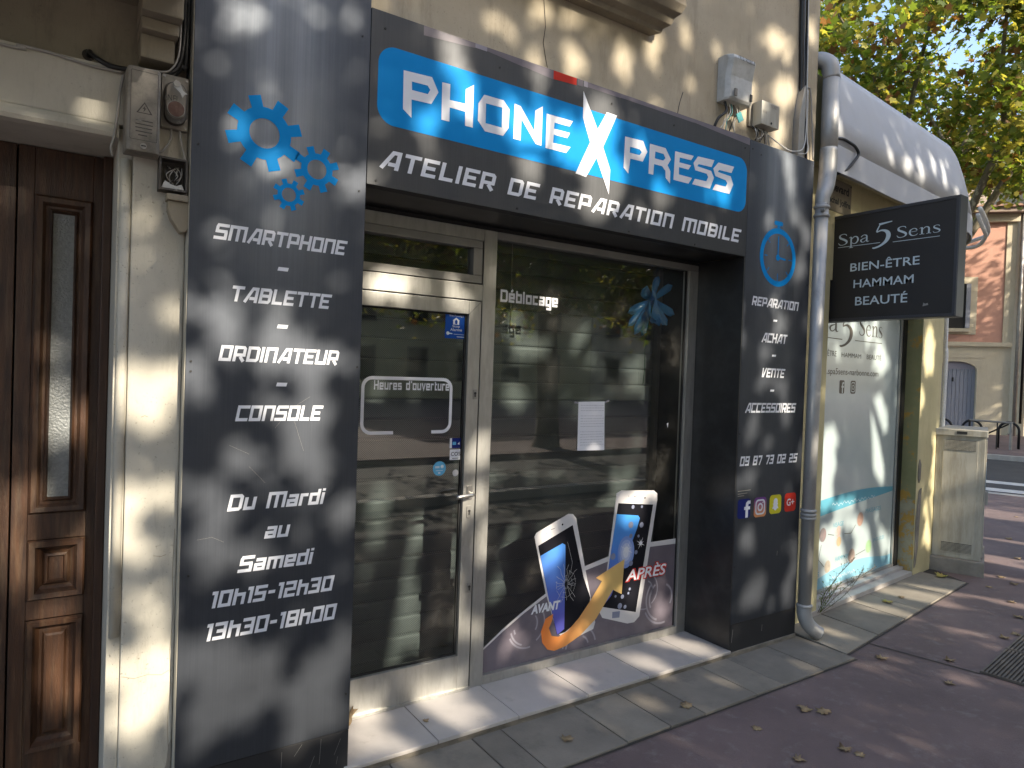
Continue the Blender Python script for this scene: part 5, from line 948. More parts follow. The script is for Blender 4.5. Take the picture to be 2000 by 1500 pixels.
for i in range(7):
    x = 3.175+i*.02; MB().tube([(x, .02, 3.224), (x+r3.uniform(-.01, .01), .01, 3.17), (x-.02+r3.uniform(-.03, .02), .02, 3.12), (x-.05+r3.uniform(-.03, .06), .03, 3.068)], .0028 if i else .008, 6, smoothpts=4).build('wire', (CABLE, CABLEW, CABLEW, TEAL, CABLE, CABLEW, CABLEG)[i], wr, smooth=True)
box('tag', TEAL, 3.268, 3.318, .0, .006, 3.13, 3.185, wr, .001, fr=lambda x, y, z: (3.293+(x-3.293)*.8-(z-3.157)*.5, y, 3.157+(z-3.157)*.8+(x-3.293)*.5))
jx = thing('junction_box', 'small beige junction box on the wall beside the telecom box', 'junction box', (3.53, .03, 3.15))
box('cover', CREAM, 3.452, 3.622, -.028, .04, 3.150, 3.290, jx, .004); box('base', PLASD, 3.43, 3.615, .0405, .0595, 3.150, 3.292, jx, .003)
text('TOIST', 3.53, 3.60, 3.262, 3.280, frame(0, -.0285), PLASD, 'lettering', jx, .0006); text('816', 3.465, 3.50, 3.218, 3.236, frame(0, -.0285), PLASD, 'lettering', jx, .0006)
MB().prism(circ(3.545, 3.17, .007, 10), -.0+.031, .0285, FAC).build('lock', GASK, jx)
wr2 = thing('hanging_wires', 'tangle of short dark and pale wires under the small beige junction box', 'wires', (3.5, .03, 3.08))
for i in range(12):
    x = 3.44+i*.012; MB().tube([(x, .03, 3.149), (x+r3.uniform(-.02, .03), .01, 3.115), (x+r3.uniform(-.02, .05), .03, 3.07)], .0028, 5, smoothpts=3).build('wire', (CABLE, CABLEG, CABLEW)[i % 3], wr2, smooth=True)
cable('white_wire', 'long white wire sagging along the top of the narrow pilaster', 'cable', [(3.56, .03, 3.15), (3.60, .02, 3.12), (3.70, .01, 3.085), (3.80, .01, 3.070), (3.88, .0, 3.085), (3.94, .01, 3.13), (3.97, .02, 3.25), (3.975, .03, 3.6), (3.96, .04, 4.3)], .0035, CABLEW)
cable('white_wire', 'second white wire curving from the conduit over the narrow pilaster top', 'cable', [(3.86, -.005, 3.062), (3.93, -.01, 3.075), (3.97, .0, 3.12), (3.985, .02, 3.2), (3.99, .03, 3.5)], .003, CABLEW)
cable('black_cable', 'bundle of thick black cables running up the corner of the plastered wall', 'cable', [(3.95, .05, 3.06), (3.945, .045, 3.25), (3.94, .045, 3.6), (3.915, .045, 4.1), (3.90, .045, 6.0)], .018, CABLE)
cable('black_cable', 'thinner black cable beside the bundle at the wall corner', 'cable', [(4.03, .05, 3.07), (4.0, .045, 3.3), (3.975, .045, 3.6), (3.96, .045, 6.0)], .008, CABLE)
cable('grey_cable', 'grey cable stapled next to the black bundle at the wall corner', 'cable', [(4.09, .04, 3.08), (4.07, .045, 3.3), (4.045, .05, 3.52), (4.0, .05, 3.56), (3.985, .05, 3.9), (3.98, .05, 6)], .005, CABLEG)
cv = MB(); cv.prism([(3.885, 3.0), (3.945, 3.0), (3.948, 3.52), (3.93, 3.50), (3.91, 3.42), (3.888, 3.30)], -.015, -.0595, FAC); tag(cv.build('cable_cover', ALUD), 'bent grey metal cover over the cables at the wall corner', 'cable cover')
cable('black_wire', 'short stiff black wire sticking up behind the fascia top', 'cable', [(2.80, .03, 3.04), (2.81, .025, 3.12), (2.83, .02, 3.19)], .002, CABLE)
dp = thing('downpipe', 'grey zinc rainwater downpipe beside the narrow dark pilaster', 'downpipe', (4.09, -.03, G))
MB().tube([(4.125, .20, 3.76), (4.16, .12, 3.765), (4.185, .06, 3.755), (4.20, .015, 3.71), (4.205, .005, 3.62)], .054, 16, smoothpts=4).build('elbow', ZINC, dp, smooth=True)
MB().tube([(4.205, .005, 3.62), (4.203, .004, 3.3), (4.20, .0, 3.16)], .054, 16).build('pipe', ZINC, dp, smooth=True)
MB().tube([(4.20, .0, 3.165), (4.197, .0, 3.06), (4.185, -.005, 2.98), (4.145, -.02, 2.89), (4.105, -.03, 2.83), (4.095, -.035, 2.76)], [.056, .056, .056, .052, .045, .043], 16, smoothpts=4).build('offset_bend', ZINC, dp, smooth=True)
MB().tube([(4.092, -.035, 2.78), (4.085, -.035, .13)], .041, 16).build('pipe', ZINC, dp, smooth=True)
MB().tube([(4.084, -.035, .17), (4.086, -.037, .11), (4.102, -.052, .055), (4.135, -.080, .012), (4.163, -.105, -.008)], .046, 16, cap=False, smoothpts=4).build('outlet_shoe', ZINC, dp, smooth=True)
MB().tube([(4.163, -.105, -.008), (4.15, -.095, .0)], .043, 16).build('outlet_mouth', JOINT, dp)
for z in (2.755, 2.70, .79, .765, .742, .170):
    tr = MB(); x_ = 4.085+.007*(z-.13)/2.65
    for k_ in range(2): pass
    tr.tube([(x_, -.035, z-.012), (x_, -.035, z-.006), (x_, -.035, z+.006), (x_, -.035, z+.012)], [.042, .050, .050, .042], 16).build('collar', ZINC, dp, smooth=True)
MB().prism(circ(4.05, 2.727, .012, 10), .085, .06, FAC).build('clamp_screw', ALUD, dp)
cable('black_cable', 'black cable loop sticking out behind the downpipe under the awning', 'cable', [(4.17, .04, 3.215), (4.21, -.03, 3.222), (4.286, -.04, 3.238), (4.38, -.04, 3.23), (4.442, -.04, 3.217), (4.483, -.04, 3.177), (4.43, -.04, 3.115), (4.373, -.03, 3.059), (4.285, -.02, 3.015), (4.20, .02, 3.0)], .010, CABLE)

# ------------------------------------------------------------ the corner building with the beauty shop
sp = thing('corner_building', 'yellow rendered corner building with a frosted shop window', 'building', (5.5, .6, G))
def spbox(name, m, s0, s1, o0, o1, z0, z1, parent=sp, bevel=0.0): return box(name, m, s0, s1, o0, o1, z0, z1, parent, bevel, fr=spaP)
WS0, WS1 = .44, 2.20
spbox('wall', YELLOW, .02, WS0, .0, .45, G-.05, 2.85); spbox('wall', YELLOW, WS0+.001, WS1-.001, .0, .45, 2.36, 2.85)
# pier and rounded corner as one outline going round into the side street
CA = 1.2; SC = 2.5
def corner(out):                         # plan of the wall line offset outwards
    pts = [(WS1, -out)]+[(SC+(CA+out)*math.sin(R(t)), CA-(CA+out)*math.cos(R(t))) for t in range(0, 86, 5)]
    return pts
pl = corner(0); e = (pl[-1][0]+.5, pl[-1][1]+6.5)
pr = MB(); base = pl+[e, (WS1, e[1])]
for z in (G-.05, 2.85):
    for s_, o_ in base: pr.v.append(spaP(s_, o_, z))
n = len(base)
for i in range(n): pr.f.append((i, (i+1) % n, (i+1) % n+n, i+n)); pr.m.append(0)
pr.f.append(tuple(range(n, 2*n))); pr.m.append(0)
pr.build('pier', YELLOW, sp)
up_ = MB(); base = [(.02, 0)]+pl+[e, (.02, e[1])]
for z, gr_ in ((2.8505, 0), (3.72, 0)):
    for s_, o_ in base: up_.v.append(spaP(s_, o_, z))
n = len(base)
for i in range(n): up_.f.append((i, (i+1) % n, (i+1) % n+n, i+n)); up_.m.append(0)
up_.f += [tuple(range(n-1, -1, -1)), tuple(range(n, 2*n))]; up_.m += [0, 0]
up_.build('wall', YELLOW, sp)
rev = MB(); rev.add([spaP(WS1-.0025, o_, z) for o_, z in ((.004, .62), (.16, .62), (.16, 2.36), (.004, 2.36))], [(0, 1, 2, 3)]); rev.build('reveal', OLIVE, sp)
rev = MB(); rev.add([spaP(WS1-.0025, o_, z) for o_, z in ((.004, G), (.16, G), (.16, .619), (.004, .619))], [(0, 1, 2, 3)]); rev.build('reveal', FLAKE, sp)
fl_ = MB()
for P, d in (([(2.215, .92), (2.24, .98), (2.275, .93), (2.27, .80), (2.24, .77), (2.215, .82)], .008), ([(2.21, .45), (2.25, .70), (2.30, .72), (2.29, .5), (2.27, .2), (2.24, .05), (2.21, .02)], .010)):
    fl_.prism(P, d, .0005, lambda a, b_, d_: spaP(a, -d_, b_))
fl_.build('patch', CONC, sp, bevel=.002)
sst = spbox('window_step', TILE, WS0-.10, WS1-.02, -.005, .449, G-.02, -.008, bevel=.004); spbox('window_ledge', TILE, WS0+.001, WS1-.005, .075, .40, -.0075, .016, bevel=.003)
fs = .062
win = thing('spa_window', 'white frosted beauty shop window with dark lettering and a blue treatments print', 'window', spaP(1.3, .15, .016))
for nm, a in (('frame_stile', (WS1-.08, WS1-.004)), ('frame_stile', (WS0+.002, WS0+.03))): spbox(nm, IRON, a[0], a[1], .125, .20, .0165, 2.355, win, .003)
spbox('frame_rail', ALUD, WS0+.031, WS1-.081, .13, .20, .0165, .035, win, .002); spbox('frame_rail', IRON, WS0+.031, WS1-.081, .13, .20, 2.31, 2.355, win, .002)
spbox('frame_bead', ALU, WS1-.10, WS1-.0805, .135, .149, .036, 2.31, win)
WG = lambda a, b_, d: spaP(a, .15-d, b_)
MB().add([WG(WS0+.03, .035, -.004), WG(WS1-.08, .035, -.004), WG(WS1-.08, 2.31, -.004), WG(WS0+.03, 2.31, -.004)], [(0, 1, 2, 3)]).build('frosted_pane', FILM, win)
glyph_text('Spa', .40, .93, 2.022, 2.165, WG, INK, 'lettering', win, -.003, 0, .1, .06, SG, hmax=1.0)
glyph_text('5', .955, 1.19, 1.94, 2.155, WG, INK, 'lettering', win, -.003, 0, .1, .06, SG, hmax=1.05, hmin=-.2)
glyph_text('Sens', 1.29, 1.735, 2.022, 2.160, WG, INK, 'lettering', win, -.003, 0, .1, .06, SG, hmax=1.0)
flat([[(.40, 1.968), (1.00, 1.966), (1.00, 1.972), (.40, 1.974)], [(1.224, 1.970), (1.735, 1.973), (1.735, 1.979), (1.224, 1.976)]], WG, INK, 'lettering', win, -.003)
text('BIEN-ÊTRE', .60, .915, 1.832, 1.885, WG, INK, 'lettering', win, -.003); text('HAMMAM', 1.0, 1.345, 1.832, 1.868, WG, INK, 'lettering', win, -.003); text('BEAUTÉ', 1.45, 1.735, 1.832, 1.882, WG, INK, 'lettering', win, -.003)
text('www.spa5sens-narbonne.com', .56, 1.69, 1.678, 1.742, WG, INK, 'lettering', win, -.003)
fi = flat([rrect(.985, 1.070, 1.545, 1.650, .015)], WG, INK, 'app_icon', win, -.003)
flat([[(1.03, 1.548), (1.045, 1.548), (1.045, 1.592), (1.060, 1.592), (1.060, 1.606), (1.045, 1.606), (1.046, 1.62), (1.062, 1.622), (1.062, 1.636), (1.04, 1.636), (1.03, 1.625), (1.03, 1.606), (1.02, 1.606), (1.02, 1.592), (1.03, 1.592)]], WG, FILM, 'icon_mark', fi, -.0024)
fi = flat([rrect(1.178, 1.268, 1.545, 1.650, .02)], WG, INK, 'app_icon', win, -.003)
flat([(rrect(1.189, 1.257, 1.557, 1.638, .018), [rrect(1.196, 1.250, 1.565, 1.630, .013)]), (circ(1.223, 1.597, .020, 18), [circ(1.223, 1.597, .013, 18)])], WG, FILM, 'icon_mark', fi, -.0024)
# printed poster at the foot of the window
def arcband(x0, x1, f0, f1, n=16): return [(x0+(x1-x0)*k/n, f0(k/n)) for k in range(n+1)]+[(x1-(x1-x0)*k/n, f1(1-k/n)) for k in range(n+1)]
po = flat([arcband(WS0+.035, WS1-.105, lambda t: .70+.055*math.sin(t*2.6), lambda t: .585+.105*t*t+.03*math.sin(t*3.1))], WG, CYAN, 'poster_band', win, -.0030)
flat([arcband(WS0+.035, WS1-.105, lambda t: .040, lambda t: .075+.10*math.sin(min(1, t*1.1)*2.6))], WG, CYANL, 'poster_band', win, -.0030)
sc_ = MB()
for x0, x1, zb in ((.95, 1.72, .672), (1.0, 1.40, .088)):
    pts = [(x0+(x1-x0)*k/40, zb+.012*math.sin(k*1.9)+.006*math.sin(k*.7)) for k in range(41)]
    for q in band(pts, .004): sc_.add([WG(p.x, p.y, -.0024) for p in q], [(0, 1, 2, 3)])
sc_.build('script_lettering', LTEXT, win)
for body, x0, x1, z in (('MASSAGES', 1.56, 1.86, .545), ('VISAGE', .98, 1.16, .49), ('JACUZZI', 1.72, 1.95, .275), ('HAMMAM', 1.04, 1.27, .215), ('SOINS', .60, .78, .14), ('ENFANTS', .58, .80, .085)): text(body, x0, x1, z, z+.036, WG, CYAN, 'lettering', win, -.0030)
pics = ((.816, .455, .055, (.20, .045, .035), (.03, .05, .05)), (1.075, .45, .045, (.55, .50, .50), (.42, .22, .12)), (1.09, .37, .04, (.55, .34, .10), (.5, .3, .12)), (1.462, .506, .058, (.30, .12, .06), (.5, .24, .12)), (1.644, .255, .055, (.14, .42, .12), (.34, .55, .2)), (1.328, .22, .06, (.34, .20, .12), (.09, .05, .03)), (.915, .195, .05, (.42, .33, .2), (.25, .2, .14)))
for i, (cx, cz, r_, c0, c1) in enumerate(pics): flat([circ(cx, cz, r_, 20)], WG, mat('poster_picture', [x*.6+.14 for x in c0], .4, 0, [x*.6+.12 for x in c1], 26, .0), 'poster_picture', win, -.0026)
lw = MB()
for pts in ([(1.0, .43), (.9, .45)], [(1.38, .47), (1.30, .41), (1.18, .42)], [(1.40, .215), (1.58, .235)], [(.80, .38), (.76, .27), (.86, .2)]):
    for q in band(pts, .005): lw.add([WG(p.x, p.y, -.0024) for p in q], [(0, 1, 2, 3)])
lw.build('poster_arrow', INK, win)
# street name plate
sn = thing('street_name_plate', 'pale street name plate in black old letters half behind the downpipe', 'street sign', spaP(.50, 0, 2.88))
PW = lambda a, b_, d: spaP(a, -d, b_)
MB().prism(rrect(.22, .70, 2.845, 3.075, .004), .006, .0005, PW).build('plate', STONED, sn, bevel=.001)
text('Boulevard', .26, .655, 2.985, 3.045, PW, GASK, 'lettering', sn, .0075, 0, .03); text('Maréchal Joffre', .235, .685, 2.885, 2.945, PW, GASK, 'lettering', sn, .0075, 0, .03)
for s_ in (.235, .685): MB().prism(circ(s_, 3.06, .006, 8), .010, .0062, PW).build('screw', IRON, sn)
# awning round the corner
aw = thing('corner_awning', 'white curved awning wrapping round the corner above the beauty shop', 'awning', spaP(1.5, -.1, 2.95))
prof = [(.01, 3.82), (.05, 3.74), (.10, 3.58), (.145, 3.40), (.185, 3.19)]
def path(out):
    pts = [(.06+2.44*k/12, -out) for k in range(13)]+[(SC+(CA+out)*math.sin(R(t)), CA-(CA+out)*math.cos(R(t))) for t in range(6, 79, 6)]
    return pts
def awn_skin(pr_, name, m, wav=0.0, sm=True):
    b_ = MB(); rows = [path(o_) for o_, z in pr_]; nn = len(rows[0])
    for (o_, z), row in zip(pr_, rows):
        for k_, (s_, of) in enumerate(row): b_.v.append(spaP(s_, of, z+(wav*math.sin(k_*1.1) if (o_, z) == pr_[-1] else 0)))
    for r_ in range(len(pr_)-1):
        for k_ in range(nn-1): q_ = r_*nn+k_; b_.f.append((q_, q_+nn, q_+nn+1, q_+1)); b_.m.append(0)
    ob = b_.build(name, m, aw, smooth=sm)
    md = ob.modifiers.new('thick', 'SOLIDIFY'); md.thickness = .004; md.offset = -1
    return ob
awn_skin(prof, 'canopy', AWN); awn_skin([(.1865, 3.187), (.187, 3.01)], 'valance', AWN, .005, False)
rim = path(.155); MB().tube([spaP(s_, of, 3.03) for s_, of in rim], .012, 8).build('frame_bar', ALUD, aw, smooth=True)
sof = MB(); r0, r1 = path(.150), path(-.01); nn = len(r0)
for row in (r0, r1):
    for s_, of in row: sof.v.append(spaP(s_, of, 3.10))
for k_ in range(nn-1): sof.f.append((k_, k_+1, k_+1+nn, k_+nn)); sof.m.append(0)
sof.build('soffit', YELLOW, aw)
rp = []
for t in range(0, 60): 
    u_ = t/59; a_ = 12+u_*58; oo = .24+.10*math.sin(u_*4.6); rp.append(spaP(SC+(CA+oo)*math.sin(R(a_)), CA-(CA+oo)*math.cos(R(a_)), 3.26-.42*u_-.06*math.sin(u_*8)))
MB().tube(rp, .020, 8).build('rope_edge', ROPE, aw, smooth=True)
rp2 = [(p[0]+.01, p[1]+.02, p[2]-.05-.02*math.sin(i*.3)) for i, p in enumerate(rp)]
MB().tube(rp2, .018, 8).build('rope_edge', ROPE, aw, smooth=True)
# hanging sign
hs_ = thing('hanging_sign', 'charcoal projecting sign with white spa lettering hung from the corner building', 'hanging sign', (4.6, -.18, 2.05))
SX = 4.6
b_ = MB(); b_.box(SX, SX+.10, -.635, .262, 2.062, 2.812); b_.build('sign_box', SIGNF, hs_, bevel=.003)
FS = lambda a, b__, d: (SX-d, -a, b__)            # a grows towards the street
def fs_(y): return -y
ef = MB(); ef.box(SX-.006, SX-.0005, -.632, .259, 2.065, 2.083); ef.box(SX-.006, SX-.0005, -.632, .259, 2.791, 2.809); ef.box(SX-.006, SX-.0005, .241, .259, 2.0832, 2.7908); ef.box(SX-.006, SX-.0005, -.632, -.614, 2.0832, 2.7908)
ef.build('edge_profile', SIGNF, hs_, bevel=.001)
MB().add([FS(-.2415, 2.0828, .0012), FS(.6145, 2.0828, .0012), FS(.6145, 2.7912, .0012), FS(-.2415, 2.7912, .0012)], [(0, 1, 2, 3)]).build('sign_face', SIGNK, hs_)
LT = LTEXT
glyph_text('Spa', -.146, .076, 2.600, 2.676, FS, LT, 'lettering', hs_, .0020, 0, .1, .06, SG)
glyph_text('5', .098, .226, 2.568, 2.716, FS, LT, 'lettering', hs_, .0020, 0, .1, .06, SG, hmax=1.1, hmin=-.18)
glyph_text('Sens', .258, .527, 2.597, 2.668, FS, LT, 'lettering', hs_, .0020, 0, .1, .06, SG)
flat([[(-.147, 2.584), (.150, 2.580), (.150, 2.5835), (-.147, 2.5875)], [(.235, 2.5725), (.525, 2.570), (.525, 2.5735), (.235, 2.576)]], FS, LT, 'lettering', hs_, .0020)
text('BIEN-ÊTRE', -.05, .41, 2.407, 2.478, FS, LT, 'lettering', hs_, .0020, 0, .008); text('HAMMAM', -.022, .378, 2.290, 2.346, FS, LT, 'lettering', hs_, .0020, 0, .008); text('BEAUTÉ', -.005, .344, 2.167, 2.242, FS, LT, 'lettering', hs_, .0020, 0, .008)
for z in (2.12, 2.75): box('bracket_arm', IRON, SX+.03, SX+.07, .2625, .40, z, z+.03, hs_)
flat([[(.44, 2.135), (.475, 2.142), (.47, 2.155), (.455, 2.150), (.445, 2.158)]], FS, ALUD, 'scratch', hs_, .002)
# little pipe on the corner pier and the weed by the downpipe
cable('white_pipe', 'thin white pipe clipped to the rounded corner beyond the sign', 'pipe', [spaP(3.05, .10, 2.6), spaP(3.05, .10, 2.0), spaP(3.05, .09, 1.95), spaP(3.0, .08, 1.0), spaP(3.0, .08, .2)], .02, ROPE, sm=2)
we = thing('weed', 'wispy weed growing at the foot of the frosted window by the downpipe', 'weed', (4.62, .18, G))
r5 = random.Random(11)
for tip in ((4.86, .16, .157), (5.04, .10, .25), (4.95, .12, .34), (5.22, .10, .245), (4.74, .12, .16), (4.68, .10, .22)):
    rt_ = (4.60+r5.uniform(-.05, .05), .165, G+.03); mid = tuple((a+b_)/2+r5.uniform(-.03, .03) for a, b_ in zip(rt_, tip))
    P = catmull([Vector(rt_), Vector(mid), Vector(tip)], 8); s_ = MB(); s_.tube(P, .0022, 5)
    for i in range(3, len(P)-1):
        for sd in (-1, 1):
            q_ = P[i]; d_ = Vector((r5.uniform(.2, 1)*sd, r5.uniform(-.5, .5), r5.uniform(-.2, .9))).normalized()*r5.uniform(.015, .05)
            s_.tube([q_, q_+d_], [.0016, .0006], 4); s_.add([q_+d_, q_+d_*1.2+Vector((.006, 0, .004)), q_+d_*1.5, q_+d_*1.2-Vector((.006, 0, -.002))], [(0, 1, 2, 3)])
    s_.build('stem', LEAFG if tip[2] < .23 else BARK, we)
# street cabinet on its concrete base
cbn = thing('street_cabinet', 'cream steel street cabinet with louvred vents on a concrete base', 'cabinet', (6.9, .3, G))
CBA = math.atan2(.15, .38)
def cf(a, b__, z):                      # a along the wall, b from the street towards the wall
    return (6.86+a*math.cos(CBA)-b__*math.sin(CBA), .045+a*math.sin(CBA)+b__*math.cos(CBA), z)
def cbox(nm, m, *a, parent=cbn, bevel=0.0): return box(nm, m, *a, parent, bevel, fr=cf)
cbox('base', CONC, -.0, .85, -.03, .40, G-.02, .075, bevel=.012)
cbox('body', CREAM, .045, .80, .0, .375, .0755, 1.185, bevel=.006); cbox('lid', CREAM, .025, .82, -.015, .39, 1.1855, 1.245, bevel=.006)
cbox('side_panel', CREAM, .038, .0447, .055, .32, .12, 1.15, bevel=.002)
for z0, nmv in ((1.06, 8), (.135, 7)):
    v_ = cbox('vent', GASK, .0365, .0378, .07, .305, z0-.004, z0+.011*nmv)
    lv = MB()
    for j in range(nmv): lv.box(.0325, .0362, .068, .307, z0+j*.011, z0+j*.011+.0055, fr=cf)
    lv.build('louvre', CREAM, cbn, kind='stuff')
cbox('lid_notch', GASK, .022, .0248, .14, .22, 1.205, 1.23)
cbox('door', CREAM, .07, .78, -.012, -.0005, .11, 1.16, bevel=.003); cbox('door_handle', ALUD, .10, .13, -.035, -.0125, .58, .70, bevel=.003)
cbox('door_sticker', STK, .2, .3, -.0145, -.0125, .7, .95); cbox('door_sticker', RED, .3, .38, -.0145, -.0125, .95, 1.05)
# dry leaves on the ground
lpos = [(4.241, -.464), (4.236, -.847), (3.038, -.928), (3.058, -.989), (3.281, -.673), (1.97, -.234), (2.69, -.293), (2.84, -.602), (3.221, -.609), (7.042, -.051), (6.892, -.203), (6.6, -.13), (7.966, .154), (5.502, -.718), (5.349, -.706), (4.877, -.869), (5.926, -.583), (2.773, -.869), (4.593, -.695), (10.575, 1.095), (8.93, .581), (6.3, -.4), (7.6, -.6), (9.6, .1), (8.4, -.2)]
def leaf_mesh(name, size, m, seed, curl=.25):
    r_ = random.Random(seed); O_ = [(0, -.62), (.03, -.36), (.24, -.40), (.20, -.24), (.52, -.22), (.38, -.06), (.56, .16), (.26, .14), (.20, .30), (0, .60), (-.20, .30), (-.28, .12), (-.56, .14), (-.36, -.08), (-.50, -.26), (-.20, -.24), (-.22, -.40), (-.03, -.36)]
    b__ = MB(); ph = r_.uniform(0, 6)
    def hz(x, y): return curl*size*(x*x*1.1+.25*y*y+.16*math.sin(x*6+ph)+.12*math.sin(y*7+ph*2))
    hmin = min(hz(x, y) for x, y in O_+[(0, 0)])
    b__.v.append((0, 0, hz(0, 0)-hmin)); b__.v += [(x*size*r_.uniform(.88, 1.1), y*size, hz(x, y)-hmin) for x, y in O_]
    for i in range(len(O_)): b__.f.append((0, 1+i, 1+(i+1) % len(O_))); b__.m.append(0)
    ob = b__.build(name, m, None, smooth=True)
    md = ob.modifiers.new('thick', 'SOLIDIFY'); md.thickness = .0012
    return ob
protos = [None]*4
LLAB = ('dry leaf on the purple pavement between the paving corner and the grate', 'dry leaf on the purple pavement left of the near end of the grate', 'larger pale leaf of the pair on the open purple pavement', 'smaller leaf touching the larger pale leaf on the open pavement',
 'curled brown leaf on the purple pavement nearest to the paving edge', 'dry leaf on a paving slab below the middle of the doorstep', 'dry leaf on a paving slab below the phone print', 'tiny leaf scrap on the purple pavement left of the curled brown leaf', 'pale leaf just below the curled brown leaf on the pavement',
 'dry leaf on the purple pavement in front of the cabinet base', 'dry leaf next to the one in front of the cabinet base, nearer the road', 'dry leaf on the purple pavement by the tip of the pale slabs', 'dry leaf on the pavement beyond the street cabinet', 'dry leaf above the far end of the grate', 'second dry leaf above the far end of the grate', 'broad dry leaf lying across the grate', 'dry leaf on the purple pavement beyond the grate',
 'dry leaf lying alone on the open purple pavement at the bottom of the picture', 'dry leaf beside the corner of the grate', 'far dry leaf near the kerb of the side street', 'dry leaf halfway between the cabinet and the side street', 'dry leaf on the pavement between the slab tip and the grate', 'dry leaf on the outer pavement level with the cabinet', 'far dry leaf at the side street end of the pavement', 'dry leaf on the outer pavement just past the cabinet')
for i, (x, y) in enumerate(lpos):
    k_ = i % 4
    slab = y > -.39 and x < 4.08
    if protos[k_] is None: o = protos[k_] = leaf_mesh('fallen_leaf', (.075, .06, .065, .05)[k_], DRY, k_+1, (.5, .35, .8, .4)[k_])
    else: o = protos[k_].copy(); COL.objects.link(o)
    o.location = (x, y, G+(.0145 if slab else .002)); o.rotation_euler = (0, 0, rng.uniform(0, 6.28))
    tag(o, LLAB[i], 'leaf', 'fallen leaves on the ground')
def one_leaf(x, y, z, s_, m, lab, seed, curl=.5):
    o = leaf_mesh('fallen_leaf', s_, m, seed, curl); o.location = (x, y, z); o.rotation_euler = (0, 0, seed*1.7); tag(o, lab, 'leaf')
one_leaf(5.335, .067, G+.0145, .085, DRYG, 'green and yellow leaf on the pale slabs before the frosted window', 21)
one_leaf(5.552, .072, G+.0145, .05, DRY, 'small brown leaf on the slabs below the frosted window step', 22)
one_leaf(6.49, .20, G+.0145, .10, DRYG, 'large yellow leaf at the foot of the street cabinet', 23)
one_leaf(1.13, .325, .0012, .085, DRY, 'crumpled pale leaf on the doorstep beside the wide pilaster', 24, 1.1)
one_leaf(1.45, .16, .0012, .03, DRY, 'tiny orange leaf scrap on the middle of the doorstep', 25)
# ------------------------------------------------------------ houses beyond the side street
HA = R(21); U2 = UV*math.cos(HA)+DV*math.sin(HA); D2 = DV*math.cos(HA)-UV*math.sin(HA)
def hfar(a, d, z=0.0):
    p = C0+DV*30.7+U2*a+D2*(d-30.7); return (p.x, p.y, z)
def fbox(nm, m, u0, u1, d0, d1, z0, z1, parent, bevel=0.0): return box(nm, m, u0, u1, d0, d1, z0, z1, parent, bevel, fr=lambda a, b__, z: hfar(a, b__, z))
D0 = 30.7
ph = thing('pink_house', 'pink and cream house with an arched garage door across the side street', 'house', far(-2, D0, G))
FW = lambda a, b__, d: hfar(a, D0-d, b__)
# ground floor wall with the arched opening
au0, au1, asp, atop = -1.75, -.32, 2.30, 2.62
arch = [(au1, G), (au1, asp)]+[(((au0+au1)/2)+(au1-au0)/2*math.cos(R(a)), asp+(atop-asp)*math.sin(R(a))) for a in range(10, 171, 10)]+[(au0, asp), (au0, G)]
gw = MB()
gw.prism([(-9, G), (au0, G), (au0, 3.18), (-9, 3.18)], 0, -.4, FW); gw.prism([(au1, G), (.76, G), (.76, 3.18), (au1, 3.18)], 0, -.4, FW)
top = arch[1:-1]
for i in range(len(top)-1): (a, z), (b__, z2) = top[i], top[i+1]; gw.prism([(b__, z2), (a, z), (a, 3.18), (b__, 3.18)], 0, -.4, FW)
gw.build('ground_wall', CREAMW, ph)
door = thing('d', None, None); bpy.data.objects.remove(door)
gd = MB(); gd.prism([(au0, G), (au1, G), (au1, 2.66), (au0, 2.66)], -.16, -.22, FW); gdo = gd.build('garage_door', GREYD, ph)
for i in range(11):
    a = au0+.02+i*.13; MB().prism([(a, G+.02), (a+.118, G+.02), (a+.118, 2.32), (a, 2.32)], -.135, -.159, FW).build('board', GREYD, gdo)
MB().prism([(au0, 2.34), (au1, 2.34), (au1, 2.60), (au0, 2.60)], -.14, -.159, FW).build('fanlight', LILACL, gdo)
MB().prism(rrect(-1.10, -1.04, 1.86, 2.02, .02), -.11, -.134, FW).build('door_knocker', IRON, gdo)
cd = MB()
cd.prism([(-4.2, 2.76), (-.1, 2.76), (.35, 3.0), (-4.2, 3.0)], .02, .001, FW); cd.build('lintel_board', CREAMW, ph)  # awning-like lintel board in the same cream as the wall
fbox('string_course', CREAMW, -9, .74, D0-.12, D0-.001, 3.185, 3.34, ph, .02)
fbox('upper_wall', PINK, -9, .76, D0+.0, D0+.4, 3.345, 8.05, ph)
fbox('corner_quoin', CREAMW, .44, .77, D0-.03, D0-.001, 3.345, 8.0, ph)
for uu in (-.92, -4.2):
    wn_ = fbox('window_surround', CREAMW, uu-.75, uu+.48, D0-.05, D0-.001, 3.62, 5.75, ph, .01)
    fbox('window_opening', DARKIN, uu-.5, uu+.10, D0-.06, D0-.0505, 3.85, 5.5, wn_); fbox('shutter', GREYD, uu+.105, uu+.25, D0-.10, D0-.0605, 3.85, 5.5, wn_); fbox('sill', CREAMW, uu-.6, uu+.22, D0-.25, D0-.0605, 3.70, 3.82, wn_, .01)
fbox('cornice', CREAMW, -9, .8, D0-.15, D0-.001, 7.75, 8.05, ph, .03)
rf = fbox('roof', BROWNW, -9, .95, D0-.45, D0+.6, 8.055, 8.22, ph)
t0 = None
for i in range(38):
    uu = -6.6+i*.2
    if t0 is None:
        b__ = MB(); prf = [(uu+.095*math.cos(R(a)), 8.23+.075*math.sin(R(a))) for a in range(0, 181, 30)]
        b__.prism(prf, .55, -.6, FW); t0 = b__.build('roof_tile', ROOFT, rf)
    else:
        c = t0.copy(); COL.objects.link(c); c.parent = rf; c.location = t0.location+U2*.2*i+Vector((0, 0, .02*math.sin(i*2.3)))
